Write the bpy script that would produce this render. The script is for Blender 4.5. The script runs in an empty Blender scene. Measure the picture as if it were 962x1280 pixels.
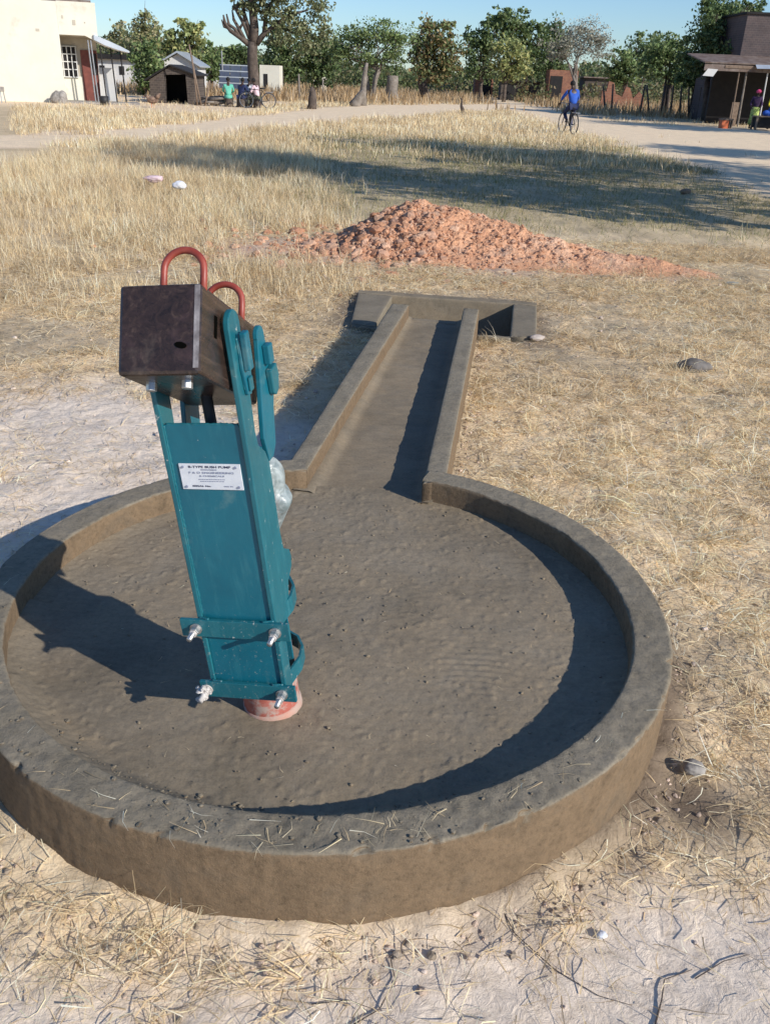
import bpy, bmesh, math, random
import numpy as np
from mathutils import Vector, Matrix
random.seed(7); RNG = np.random.default_rng(11)
S = bpy.context.scene; COL = S.collection
R = math.radians; PI = math.pi

# ------------------------------------------------------------------ camera
F_PX, PITCH, ROLL, CAM_H = 1107.0, .4574, .043, 1.6
cR, sR = math.cos(ROLL), math.sin(ROLL)
X0 = Vector((1, 0, 0)); U0 = Vector((0, math.sin(PITCH), math.cos(PITCH))); F0 = Vector((0, math.cos(PITCH), -math.sin(PITCH)))
cd = bpy.data.cameras.new('camera'); cam = bpy.data.objects.new('camera', cd); COL.objects.link(cam); S.camera = cam
ax = cR*X0 + sR*U0; ay = -sR*X0 + cR*U0; az = -F0
cam.matrix_world = Matrix(((ax.x, ay.x, az.x, 0), (ax.y, ay.y, az.y, 0), (ax.z, ay.z, az.z, CAM_H), (0, 0, 0, 1)))
cd.sensor_fit = 'HORIZONTAL'; cd.sensor_width = 36; cd.lens = F_PX/962*36; cd.clip_start = .05; cd.clip_end = 6000

def _ray(x, y):
    u = (x-481)/F_PX; v = (640-y)/F_PX
    u, v = cR*u - sR*v, sR*u + cR*v
    return Vector((u, math.cos(PITCH)+v*math.sin(PITCH), -math.sin(PITCH)+v*math.cos(PITCH)))
def far(x, y, Y):                       # where a sight line meets the upright plane at distance Y
    d = _ray(x, y); return d*(Y/d.y) + Vector((0, 0, CAM_H))

# ------------------------------------------------------------------ light
SUN = Vector((.81*math.cos(R(26.8)), -.585*math.cos(R(26.8)), math.sin(R(26.8)))).normalized()
ld = bpy.data.lights.new('sun', 'SUN'); ld.energy = 5.0; ld.angle = R(.55); ld.color = (1, .945, .87)
sun = bpy.data.objects.new('sun', ld); COL.objects.link(sun); sun.rotation_euler = SUN.to_track_quat('Z', 'Y').to_euler()
W = bpy.data.worlds.new('World'); S.world = W; W.use_nodes = True
nt = W.node_tree; bg = nt.nodes['Background']
sky = nt.nodes.new('ShaderNodeTexSky'); sky.sky_type = 'NISHITA'; sky.sun_disc = False
sky.sun_elevation = R(26.8); sky.sun_rotation = math.atan2(SUN.x, SUN.y); sky.air_density = 1.0; sky.dust_density = .15; sky.ozone_density = 2.2; sky.altitude = 0
tint = nt.nodes.new('ShaderNodeMix'); tint.data_type = 'RGBA'; tint.blend_type = 'MULTIPLY'; tint.inputs[0].default_value = 1; tint.inputs[7].default_value = (.60, .76, 1.0, 1)
nt.links.new(sky.outputs[0], tint.inputs[6]); nt.links.new(tint.outputs[2], bg.inputs[0]); bg.inputs[1].default_value = .14
S.view_settings.view_transform = 'Standard'; S.view_settings.look = 'None'; S.view_settings.exposure = 0

# ------------------------------------------------------------------ numpy noise
def _h(ix, iy, iz, s):
    n = (ix.astype(np.int64)*374761393 + iy.astype(np.int64)*668265263 + iz.astype(np.int64)*2147483647 + s*144665) & 0xffffffff
    n = ((n ^ (n >> 13))*1274126177) & 0xffffffff
    n = ((n ^ (n >> 16))*2246822519) & 0xffffffff
    return ((n ^ (n >> 15)) & 0xffffff)/float(0xffffff)
def vn(x, y, z=0, s=0):
    x = np.asarray(x, float); y = np.asarray(y, float); z = np.zeros_like(x)+z
    xi, yi, zi = np.floor(x), np.floor(y), np.floor(z); fx, fy, fz = x-xi, y-yi, z-zi
    fx = fx*fx*(3-2*fx); fy = fy*fy*(3-2*fy); fz = fz*fz*(3-2*fz)
    r = 0
    for a in (0, 1):
        for b in (0, 1):
            for c in (0, 1):
                r = r + (fx if a else 1-fx)*(fy if b else 1-fy)*(fz if c else 1-fz)*_h(xi+a, yi+b, zi+c, s)
    return r
def fbm(x, y, z=0, o=4, s=0):
    r = 0; a = .5; t = 0
    for i in range(o):
        r = r + a*vn(np.asarray(x)*2**i, np.asarray(y)*2**i, np.asarray(z)*2**i, s+i*17); t += a; a *= .5
    return r/t
def sm(a, b, x):
    t = np.clip((x-a)/(b-a), 0, 1); return t*t*(3-2*t)

# ------------------------------------------------------------------ materials
def nodes(name):
    m = bpy.data.materials.new(name); m.use_nodes = True
    return m, m.node_tree.nodes, m.node_tree.links, m.node_tree.nodes['Principled BSDF']
def noise(N, L, co, scale, detail=5, rough=.6, dist=0):
    n = N.new('ShaderNodeTexNoise'); n.inputs['Scale'].default_value = scale; n.inputs['Detail'].default_value = detail
    n.inputs['Roughness'].default_value = rough; n.inputs['Distortion'].default_value = dist
    L.new(co, n.inputs['Vector']); return n.outputs['Fac']
def ramp(N, L, fac, stops):
    r = N.new('ShaderNodeValToRGB'); e = r.color_ramp.elements
    while len(e) < len(stops): e.new(.5)
    for k, (p, c) in enumerate(stops): e[k].position = p; e[k].color = (*c, 1)
    L.new(fac, r.inputs[0]); return r.outputs[0]
def mix(N, L, fac, a, b, mode='MIX'):
    m = N.new('ShaderNodeMix'); m.data_type = 'RGBA'; m.blend_type = mode
    for i, v in ((0, fac), (6, a), (7, b)):
        if hasattr(v, 'links') or hasattr(v, 'is_linked'): L.new(v, m.inputs[i])
        elif i == 0: m.inputs[i].default_value = v
        else: m.inputs[i].default_value = (*v, 1)
    return m.outputs[2]
def simple(name, c1, c2, scale=20, rough=.6, bump=.2, bscale=None, metal=0, spec=None, bdist=.002, lo=.35, hi=.65, extra=None):
    m, N, L, B = nodes(name)
    co = N.new('ShaderNodeTexCoord').outputs['Object']
    n = noise(N, L, co, scale)
    c = ramp(N, L, n, [(lo, c1), (hi, c2)])
    if extra:                            # chips, dust: (color, scale, threshold, width)
        for (ec, es, et, ew) in extra:
            c = mix(N, L, ramp(N, L, noise(N, L, co, es, 6, .7), [(et, (0, 0, 0)), (et+ew, (1, 1, 1))]), c, ec)
    L.new(c, B.inputs['Base Color']); B.inputs['Roughness'].default_value = rough; B.inputs['Metallic'].default_value = metal
    if spec is not None: B.inputs['Specular IOR Level'].default_value = spec
    if bump:
        b = N.new('ShaderNodeBump'); b.inputs['Strength'].default_value = bump; b.inputs['Distance'].default_value = bdist
        L.new(noise(N, L, co, bscale or scale*3, 6, .65), b.inputs['Height']); L.new(b.outputs[0], B.inputs['Normal'])
    return m
def vcol(name, rough=.8, trans=0, spec=.3, vary=None):
    m, N, L, B = nodes(name)
    a = N.new('ShaderNodeAttribute'); a.attribute_name = 'Col'
    L.new(a.outputs['Color'], B.inputs['Base Color']); B.inputs['Roughness'].default_value = rough; B.inputs['Specular IOR Level'].default_value = spec
    if trans:
        t = N.new('ShaderNodeBsdfTranslucent'); L.new(a.outputs['Color'], t.inputs['Color'])
        mx = N.new('ShaderNodeMixShader'); mx.inputs[0].default_value = trans
        L.new(B.outputs[0], mx.inputs[1]); L.new(t.outputs[0], mx.inputs[2]); L.new(mx.outputs[0], N['Material Output'].inputs['Surface'])
    return m

def concrete(name, dark, light, brown=None, fine=1.0):
    m, N, L, B = nodes(name)
    co = N.new('ShaderNodeTexCoord').outputs['Object']
    c = ramp(N, L, noise(N, L, co, 2.2, 6, .62, .5), [(.3, dark), (.7, light)])
    if brown:
        c = mix(N, L, ramp(N, L, noise(N, L, co, 4.5, 5, .6, .8), [(.42, (0, 0, 0)), (.66, (.75, .75, .75))]), c, brown)
    mp = N.new('ShaderNodeMapping'); mp.inputs['Scale'].default_value = (1, 3.2, 1); mp.inputs['Rotation'].default_value = (0, 0, .7); L.new(co, mp.inputs[0])
    st = noise(N, L, mp.outputs[0], 9, 5, .6, 1.6)                                  # float strokes
    c = mix(N, L, .5, c, ramp(N, L, st, [(.35, (.86, .86, .85)), (.65, (1.1, 1.1, 1.1))]), 'MULTIPLY')
    c = mix(N, L, .6, c, ramp(N, L, noise(N, L, co, 90, 8, .8), [(.3, (.6, .6, .6)), (.5, (1, 1, 1)), (.72, (1.3, 1.28, 1.24))]), 'MULTIPLY')
    c = mix(N, L, ramp(N, L, noise(N, L, co, 48, 5, .7), [(.66, (0, 0, 0)), (.74, (.5, .5, .5))]), c, (.40, .36, .30))   # dust flecks
    c = mix(N, L, ramp(N, L, noise(N, L, co, 41, 3, .5), [(.24, (.8, .8, .8)), (.29, (0, 0, 0))]), c, (.09, .08, .065))   # pinholes
    L.new(c, B.inputs['Base Color']); B.inputs['Roughness'].default_value = .95; B.inputs['Specular IOR Level'].default_value = .12
    b = N.new('ShaderNodeBump'); b.inputs['Strength'].default_value = .6; b.inputs['Distance'].default_value = .003*fine
    L.new(noise(N, L, co, 130, 8, .75), b.inputs['Height'])
    b2 = N.new('ShaderNodeBump'); b2.inputs['Strength'].default_value = .12; b2.inputs['Distance'].default_value = .006*fine
    L.new(st, b2.inputs['Height']); L.new(b2.outputs[0], b.inputs['Normal']); L.new(b.outputs[0], B.inputs['Normal'])
    return m

M = {}
M['floor'] = concrete('fresh_screed', (.180, .148, .104), (.295, .246, .178), (.285, .225, .15))
M['rim'] = concrete('fresh_mortar', (.185, .155, .11), (.265, .225, .165))
def rim_material():                      # grey mortar on top, brown form-cast face outside, sand-coloured inside
    m, N, L, B = nodes('rim_mortar')
    co = N.new('ShaderNodeTexCoord').outputs['Object']
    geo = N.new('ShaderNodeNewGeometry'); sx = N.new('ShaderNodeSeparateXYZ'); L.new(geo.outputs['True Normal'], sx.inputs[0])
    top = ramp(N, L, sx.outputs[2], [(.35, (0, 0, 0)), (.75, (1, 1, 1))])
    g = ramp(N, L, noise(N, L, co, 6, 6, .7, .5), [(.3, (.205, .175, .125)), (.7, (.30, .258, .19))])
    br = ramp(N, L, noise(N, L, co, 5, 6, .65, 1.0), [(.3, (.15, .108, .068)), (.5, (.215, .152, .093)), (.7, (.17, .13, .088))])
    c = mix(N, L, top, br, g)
    c = mix(N, L, .8, c, ramp(N, L, noise(N, L, co, 60, 8, .8), [(.3, (.5, .5, .5)), (.5, (1, 1, 1)), (.72, (1.25, 1.2, 1.15))]), 'MULTIPLY')
    pits = ramp(N, L, noise(N, L, co, 34, 4, .6), [(.24, (.4, .38, .34)), (.29, (1, 1, 1))])
    c = mix(N, L, .8, c, pits, 'MULTIPLY')
    L.new(c, B.inputs['Base Color']); B.inputs['Roughness'].default_value = .95; B.inputs['Specular IOR Level'].default_value = .15
    b = N.new('ShaderNodeBump'); b.inputs['Strength'].default_value = .8; b.inputs['Distance'].default_value = .006
    L.new(noise(N, L, co, 75, 8, .78), b.inputs['Height']); L.new(b.outputs[0], B.inputs['Normal'])
    return m
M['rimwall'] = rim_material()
def teal_mat(name, c1, c2, dust):
    m, N, L, B = nodes(name); co = N.new('ShaderNodeTexCoord').outputs['Object']; sx = N.new('ShaderNodeSeparateXYZ'); L.new(co, sx.inputs[0])
    c = ramp(N, L, noise(N, L, co, 6, 6, .65, .5), [(.3, c1), (.7, c2)])
    mp = N.new('ShaderNodeMapping'); mp.inputs['Scale'].default_value = (9, 9, 1.3); mp.inputs['Rotation'].default_value = (0, .15, 0); L.new(co, mp.inputs[0])
    c = mix(N, L, ramp(N, L, noise(N, L, mp.outputs[0], 5, 7, .7, .6), [(.52, (0, 0, 0)), (.78, (.5, .5, .5))]), c, (.05, .22, .25))       # brush streaks, chalking
    c = mix(N, L, ramp(N, L, noise(N, L, co, 13, 5, .6), [(.60, (0, 0, 0)), (.74, (.45, .45, .45))]), c, (.16, .26, .25))                    # dusty finger smears
    low = ramp(N, L, sx.outputs[2], [(.10, (1, 1, 1)), (.42, (.0, .0, .0))])
    fl = ramp(N, L, noise(N, L, co, 110, 5, .7), [(.60, (0, 0, 0)), (.68, (.7, .7, .7))])
    c = mix(N, L, mix(N, L, 1, low, fl, 'MULTIPLY'), c, (.46, .43, .37))                                                                  # cement splashes low down
    c = mix(N, L, ramp(N, L, noise(N, L, co, 52, 4, .7), [(.69 - dust, (0, 0, 0)), (.72 - dust, (1, 1, 1))]), c, (.34, .38, .36))
    c = mix(N, L, ramp(N, L, noise(N, L, co, 38, 6, .75), [(.735, (0, 0, 0)), (.75, (1, 1, 1))]), c, (.10, .045, .025))                     # rust chips
    L.new(c, B.inputs['Base Color']); L.new(ramp(N, L, noise(N, L, co, 10, 4, .6), [(.3, (.28, .28, .28)), (.7, (.55, .55, .55))]), B.inputs['Roughness'])
    b = N.new('ShaderNodeBump'); b.inputs['Strength'].default_value = .3; b.inputs['Distance'].default_value = .0015
    L.new(noise(N, L, co, 45, 5, .6), b.inputs['Height']); L.new(b.outputs[0], B.inputs['Normal']); return m
M['teal'] = teal_mat('teal_paint', (.004, .104, .150), (.006, .140, .190), 0)
M['teal_dusty'] = teal_mat('worn_teal_paint', (.006, .10, .13), (.015, .14, .17), .035)
M['red'] = simple('red_oxide_paint', (.22, .035, .022), (.34, .07, .045), 30, .45, .2, 90, bdist=.001)
M['redpipe'] = simple('red_casing', (.40, .10, .07), (.52, .17, .13), 18, .55, .2, 60, extra=[((.50, .38, .32), 24, .5, .1)])
M['pinkmortar'] = simple('pink_stained_mortar', (.50, .27, .2), (.44, .34, .28), 22, .8, .5, 60, bdist=.003)
M['steel'] = simple('zinc_steel', (.45, .45, .45), (.62, .61, .58), 60, .38, .15, 200, metal=.8, bdist=.0006)
M['cement_steel'] = simple('steel_with_cement', (.42, .38, .34), (.62, .58, .54), 40, .75, .5, 90, metal=.1)
M['dark'] = simple('dark_hole', (.003, .003, .003), (.004, .004, .003), 10, 1, 0, spec=0)
def wood_mat():
    m, N, L, B = nodes('creosoted_hardwood')
    tc = N.new('ShaderNodeTexCoord').outputs['Object']
    mp = N.new('ShaderNodeMapping'); mp.inputs['Scale'].default_value = (22, 1.6, 22); mp.inputs['Rotation'].default_value = (.05, .3, .12); L.new(tc, mp.inputs[0])
    n1 = noise(N, L, mp.outputs[0], 2.2, 7, .65, 1.4)
    mp2 = N.new('ShaderNodeMapping'); mp2.inputs['Scale'].default_value = (6, 6, 13); mp2.inputs['Rotation'].default_value = (0, .6, 0); L.new(tc, mp2.inputs[0])
    n2 = noise(N, L, mp2.outputs[0], 1.4, 5, .6, 2.2)
    c = ramp(N, L, n1, [(.3, (.016, .011, .009)), (.55, (.040, .025, .019)), (.75, (.095, .062, .045))])
    c = mix(N, L, ramp(N, L, n2, [(.5, (0, 0, 0)), (.75, (1, 1, 1))]), c, (.06, .036, .032))
    c = mix(N, L, ramp(N, L, noise(N, L, tc, 9, 6, .7), [(.58, (0, 0, 0)), (.75, (.55, .55, .55))]), c, (.16, .12, .09))
    L.new(c, B.inputs['Base Color'])
    rr = ramp(N, L, noise(N, L, tc, 12, 4, .6), [(.3, (.16, .16, .16)), (.7, (.36, .36, .36))]); L.new(rr, B.inputs['Roughness'])
    B.inputs['Specular IOR Level'].default_value = .6
    b = N.new('ShaderNodeBump'); b.inputs['Strength'].default_value = .35; b.inputs['Distance'].default_value = .002
    L.new(n1, b.inputs['Height']); L.new(b.outputs[0], B.inputs['Normal'])
    return m
M['wood'] = wood_mat()
def plastic():
    m, N, L, B = nodes('crinkled_clear_plastic')
    co = N.new('ShaderNodeTexCoord').outputs['Object']
    c = ramp(N, L, noise(N, L, co, 30, 3, .5, 1.5), [(.35, (.26, .32, .32)), (.65, (.48, .54, .53))])
    L.new(c, B.inputs['Base Color']); B.inputs['Roughness'].default_value = .38; B.inputs['Transmission Weight'].default_value = .3
    b = N.new('ShaderNodeBump'); b.inputs['Strength'].default_value = .4; b.inputs['Distance'].default_value = .012
    L.new(noise(N, L, co, 34, 2, .4, 1.5), b.inputs['Height']); L.new(b.outputs[0], B.inputs['Normal'])
    return m
M['plastic'] = plastic()
M['plate'] = simple('white_plate', (.62, .65, .68), (.72, .74, .76), 30, .4, 0)
M['ink'] = simple('blue_black_ink', (.03, .035, .07), (.05, .05, .09), 30, .6, 0)
M['ink_faint'] = simple('faint_blue_ink', (.22, .24, .33), (.28, .3, .38), 30, .6, 0)
M['whitewash'] = simple('cream_limewash', (.66, .63, .52), (.72, .69, .58), .8, .9, .3, 6, bdist=.02, extra=[((.50, .42, .30), .7, .56, .25), ((.42, .34, .25), 2.6, .66, .12)])
M['whitewall'] = simple('white_wall', (.58, .58, .56), (.66, .65, .62), 1, .9, .2, 8, bdist=.02)
M['porch'] = simple('porch_plaster', (.42, .37, .29), (.52, .47, .38), 1.5, .9, .2, 8)
M['brown'] = simple('brown_door', (.13, .032, .022), (.19, .05, .034), 5, .6, .1)
M['darkdoor'] = simple('dark_interior', (.012, .011, .012), (.02, .018, .017), 3, .9, 0)
M['tin'] = simple('tin_sheet', (.52, .57, .61), (.64, .68, .71), 2, .38, .1, 20, metal=.45)
M['rusty'] = simple('rusty_roof_sheet', (.12, .075, .055), (.24, .19, .16), 3, .7, .2, 12)
M['brick'] = None
def brick(name, c1, c2, mort, sc=2.4):
    m, N, L, B = nodes(name)
    tc = N.new('ShaderNodeTexCoord'); mp = N.new('ShaderNodeMapping'); L.new(tc.outputs['Object'], mp.inputs[0]); mp.inputs['Rotation'].default_value = (R(90), 0, 0)
    b = N.new('ShaderNodeTexBrick'); L.new(mp.outputs[0], b.inputs['Vector']); b.inputs['Scale'].default_value = sc
    b.inputs['Color1'].default_value = (*c1, 1); b.inputs['Color2'].default_value = (*c2, 1); b.inputs['Mortar'].default_value = (*mort, 1); b.inputs['Mortar Size'].default_value = .02
    c = mix(N, L, .6, b.outputs['Color'], ramp(N, L, noise(N, L, tc.outputs['Object'], 1.7, 6, .7), [(.3, (.45, .45, .45)), (.7, (1.2, 1.15, 1.1))]), 'MULTIPLY')
    L.new(c, B.inputs['Base Color']); B.inputs['Roughness'].default_value = .92; return m
M['brick'] = brick('fired_brick', (.33, .14, .08), (.24, .095, .06), (.28, .2, .15))
M['darkbrick'] = brick('dark_brick', (.11, .082, .08), (.085, .068, .07), (.14, .115, .105))
M['mudbrick'] = brick('grey_mud_brick', (.10, .08, .065), (.07, .055, .048), (.15, .125, .105))  # darkened: shade on the kiosk front is put into the brick colour
M['bark'] = simple('bark', (.06, .045, .036), (.13, .10, .08), 4, .95, .8, 14, bdist=.03)
M['greybark'] = simple('grey_bark', (.15, .125, .10), (.27, .235, .20), 4, .95, .8, 14, bdist=.03)
M['leaf'] = vcol('leaves', .55, .25, .35)
M['straw'] = vcol('dry_straw', .75, .3, .25)
M['skin'] = simple('dark_skin', (.045, .022, .013), (.06, .03, .018), 8, .5, 0)
M['hair'] = simple('black_hair', (.006, .005, .005), (.01, .009, .008), 40, .8, .3)
M['blue'] = simple('royal_blue_cloth', (.012, .075, .38), (.02, .10, .48), 8, .8, .3, 14, bdist=.01)
M['navy'] = simple('navy_cloth', (.012, .02, .07), (.02, .03, .09), 8, .85, .3, 14, bdist=.01)
M['greencloth'] = simple('mint_green_cloth', (.10, .42, .30), (.16, .52, .38), 8, .85, .3, 14, bdist=.01)
M['whitecloth'] = simple('white_cloth', (.6, .62, .66), (.72, .73, .76), 8, .85, .3, 14, bdist=.01)
M['pinkcloth'] = simple('pale_pink_cloth', (.62, .42, .46), (.7, .55, .58), 8, .85, .3, 14, bdist=.01)
M['pinkhat'] = simple('hot_pink_cloth', (.75, .05, .16), (.8, .09, .22), 8, .8, 0)
M['purple'] = simple('dark_purple_cloth', (.03, .014, .05), (.05, .02, .07), 8, .85, .3)
M['limecloth'] = simple('patterned_lime_cloth', (.16, .26, .05), (.48, .52, .16), 9, .85, .1, lo=.42, hi=.52)
M['yellow'] = simple('yellow_cloth', (.75, .58, .03), (.82, .66, .05), 8, .8, .1)
M['khaki'] = simple('khaki_cloth', (.09, .10, .06), (.14, .14, .09), 8, .85, .1)
M['black'] = simple('black_rubber', (.015, .015, .015), (.025, .025, .025), 20, .6, 0)
M['chrome'] = simple('worn_bicycle_steel', (.3, .3, .32), (.42, .42, .42), 20, .35, 0, metal=.7)
M['orange'] = simple('orange_plastic', (.5, .10, .03), (.6, .15, .05), 10, .5, 0)
M['plank'] = simple('weathered_plank', (.16, .11, .075), (.26, .19, .14), 6, .9, .4, 20)
M['panel'] = simple('solar_glass', (.07, .09, .14), (.10, .12, .17), 2, .3, 0)
M['stone'] = simple('grey_stone', (.20, .18, .16), (.38, .35, .31), 14, .9, .6, 50, bdist=.004)
M['furbrown'] = simple('brown_feathers', (.09, .05, .035), (.3, .2, .14), 9, .9, .4)

# ------------------------------------------------------------------ object helpers
def tag(o, label=None, cat=None, group=None, kind=None):
    if label: o['label'] = label
    if cat: o['category'] = cat
    if group: o['group'] = group
    if kind: o['kind'] = kind
    return o
def empty(name, loc=(0, 0, 0), rz=0, label=None, cat=None, group=None):
    o = bpy.data.objects.new(name, None); COL.objects.link(o); o.location = loc; o.rotation_euler = (0, 0, rz); o.empty_display_size = .1
    return tag(o, label, cat, group)
class MB:
    def __init__(s): s.v = []; s.f = []; s.c = None
    def add(s, vs, fs):
        n = len(s.v); s.v += [tuple(v) for v in vs]; s.f += [tuple(i+n for i in f) for f in fs]; return s
    def box(s, c, d, rot=None):
        M3 = rot or Matrix.Identity(3); c = Vector(c)
        vs = [c + M3 @ Vector((x*d[0]/2, y*d[1]/2, z*d[2]/2)) for x in (-1, 1) for y in (-1, 1) for z in (-1, 1)]
        return s.add(vs, [(0, 1, 3, 2), (4, 6, 7, 5), (0, 4, 5, 1), (2, 3, 7, 6), (0, 2, 6, 4), (1, 5, 7, 3)])
    def rng(s, a, b): return s.box([(p+q)/2 for p, q in zip(a, b)], [q-p for p, q in zip(a, b)])
    def tube(s, pts, rads, n=10, cap=True):
        pts = [Vector(p) for p in pts]
        if not hasattr(rads, '__len__'): rads = [rads]*len(pts)
        b = len(s.v); ref = None
        for i, p in enumerate(pts):
            t = (pts[min(i+1, len(pts)-1)] - pts[max(i-1, 0)]).normalized()
            if ref is None: ref = Vector((0, 0, 1)).cross(t); ref = ref if ref.length > .1 else Vector((1, 0, 0)).cross(t)
            ref = (ref - t*ref.dot(t)).normalized(); bi = t.cross(ref)
            for k in range(n):
                a = 2*PI*k/n; s.v.append(tuple(p + (ref*math.cos(a)+bi*math.sin(a))*rads[i]))
        for i in range(len(pts)-1):
            for k in range(n):
                s.f.append((b+i*n+k, b+i*n+(k+1) % n, b+(i+1)*n+(k+1) % n, b+(i+1)*n+k))
        if cap: s.f.append(tuple(b+k for k in range(n))[::-1]); s.f.append(tuple(b+(len(pts)-1)*n+k for k in range(n)))
        return s
    def prism(s, poly, lo, hi, axis=0):   # polygon in the plane across 'axis', pushed from lo to hi
        def P(a, q):
            l = [q[0], q[1]]; l.insert(axis, a); return tuple(l)
        n = len(poly); b = len(s.v)
        s.v += [P(lo, q) for q in poly] + [P(hi, q) for q in poly]
        s.f += [tuple(b+i for i in range(n)), tuple(b+n+i for i in range(n))[::-1]]
        s.f += [(b+i, b+n+i, b+n+(i+1) % n, b+(i+1) % n) for i in range(n)]
        return s
    def build(s, name, m, parent=None, smooth=False, bevel=0, seg=2):
        me = bpy.data.meshes.new(name); me.from_pydata(s.v, [], s.f); me.update()
        bm = bmesh.new(); bm.from_mesh(me); bmesh.ops.recalc_face_normals(bm, faces=bm.faces); bm.to_mesh(me); bm.free()
        if smooth: me.shade_smooth()
        me.materials.append(m); o = bpy.data.objects.new(name, me); COL.objects.link(o)
        if parent: o.parent = parent
        if bevel:
            b = o.modifiers.new('bevel', 'BEVEL'); b.width = bevel; b.segments = seg; b.limit_method = 'ANGLE'; b.angle_limit = R(40)
        return o
def npmesh(name, verts, quads, m, parent=None, cols=None, smooth=True, loc=None):
    me = bpy.data.meshes.new(name); nv = len(verts); nq = len(quads)
    me.vertices.add(nv); me.vertices.foreach_set('co', np.asarray(verts, np.float32).ravel())
    me.loops.add(nq*4); me.loops.foreach_set('vertex_index', np.asarray(quads, np.int32).ravel())
    me.polygons.add(nq); me.polygons.foreach_set('loop_start', np.arange(0, nq*4, 4, dtype=np.int32))
    me.update(calc_edges=True); me.validate()
    if cols is not None:
        a = me.attributes.new('Col', 'FLOAT_COLOR', 'POINT'); c4 = np.ones((nv, 4), np.float32); c4[:, :3] = cols; a.data.foreach_set('color', c4.ravel())
    me.polygons.foreach_set('use_smooth', np.full(nq, smooth))
    me.materials.append(m); o = bpy.data.objects.new(name, me); COL.objects.link(o)
    if parent: o.parent = parent
    if loc: o.location = loc
    return o
def copy_tree(o, parent=None):
    c = o.copy(); COL.objects.link(c)
    if parent: c.parent = parent
    for ch in list(o.children): copy_tree(ch, c)
    return c

# ------------------------------------------------------------------ the apron's plan
CX, CY, RO, RI, HR, HF = -.169, 2.282, 1.008, .899, .207, .117
TD = Vector((.1216, .9926)); TX = Vector((.9926, -.1216))          # along the drain, across it
def plan(t, s): return (CX + TX.x*t + TD.x*s, CY + TX.y*t + TD.y*s)
def to_ts(x, y): dx = x-CX; dy = y-CY; return dx*TX.x+dy*TX.y, dx*TD.x+dy*TD.y

# ------------------------------------------------------------------ ground zones
def seg_dist(x, y, pts):
    d = np.full(np.shape(x), 1e9)
    for (x1, y1, w1), (x2, y2, w2) in zip(pts[:-1], pts[1:]):
        vx, vy = x2-x1, y2-y1; t = np.clip(((x-x1)*vx+(y-y1)*vy)/(vx*vx+vy*vy), 0, 1)
        d = np.minimum(d, np.hypot(x-x1-t*vx, y-y1-t*vy)-(w1+(w2-w1)*t))
    return d
def zones(x, y):
    x = np.asarray(x, float); y = np.asarray(y, float)
    n = fbm(x*.9, y*.9, 0, 4, 3)-.5; n2 = fbm(x*3.1, y*3.1, 0, 4, 9)-.5; nb = fbm(x*.22, y*.22, 0, 3, 21)-.5
    road = sm(.5, -.5, np.maximum(np.maximum(6.6-x, x-10.2-2.5*nb), 16-y) + 2.2*n + nb*2)
    yard = sm(.6, -.6, np.maximum(np.maximum(9-x, x-26), np.maximum(17-y, y-47)) + 2*n)
    path = sm(.5, -.4, seg_dist(x, y, [(-14, 15, 1.0), (-8.8, 20.3, 1.0), (-6.8, 25, 1.2), (-5.0, 34, 1.8), (-3.2, 42, 2.4), (1, 57, 3.5), (8, 68, 4)]) + 2.4*n)
    yard2 = sm(1, -1, np.maximum(np.maximum(x+6.5, -22-x), np.maximum(37.5-y, y-58)) + 2*n)
    pale = np.clip(np.maximum(np.maximum(road, yard), np.maximum(path, yard2*.75)), 0, 1)
    bl = sm(.25, -.3, np.hypot((x+2.0)/1.45, (y-3.55)/1.25)-1 + .9*n + .5*n2)
    bb = sm(.15, -.25, (y-1.36-.12*x) + .55*n + .7*n2)*sm(1.4, .9, x)
    bare = np.clip(np.maximum(bl, bb), 0, 1)
    r = np.hypot(x-CX, y-CY)
    wet = sm(.16, .02, r-RO + .12*n2)*sm(1.0, .2, np.abs(np.arctan2(y-CY, x-CX)+.35)+n2)
    wet = np.maximum(wet, sm(.17, .03, np.hypot(x-.80, (y-1.70)*.8)+.10*n2))
    t_, s_ = to_ts(x, y); pit = np.maximum(np.abs(t_-.0)-.70, np.abs(s_-4.36)-.57); wet = np.maximum(wet, .8*sm(.22, .02, pit + .35*n2)*(pit > -.3))
    mound = sm(.5, -.3, seg_dist(x, y, [(-1.5, 9.1, .35), (0, 9.1, .5), (1.2, 8.9, .4), (2.5, 8.4, .05)]) + .5*n)
    tall = sm(.8, -.8, np.maximum(x+.55+.12*(y-8), 6.6-y) + 1.4*n)*(1-path)*(1-mound)*sm(42, 30, y)
    tall = np.maximum(tall, sm(0, 2, y-27)*sm(7.2, 5.4, x)*(1-pale)*.8)
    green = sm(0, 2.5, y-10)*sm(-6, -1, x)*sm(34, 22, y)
    return dict(pale=pale, bare=bare, wet=wet, mound=mound, tall=np.clip(tall, 0, 1), green=green, n=n, n2=n2)
def ground_h(x, y):
    a = (fbm(x*5, y*5, 0, 3, 40)-.5)*.03 + (fbm(x*22, y*22, 0, 3, 50)-.5)*.014
    return a*sm(60, 12, y) - .004

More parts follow.
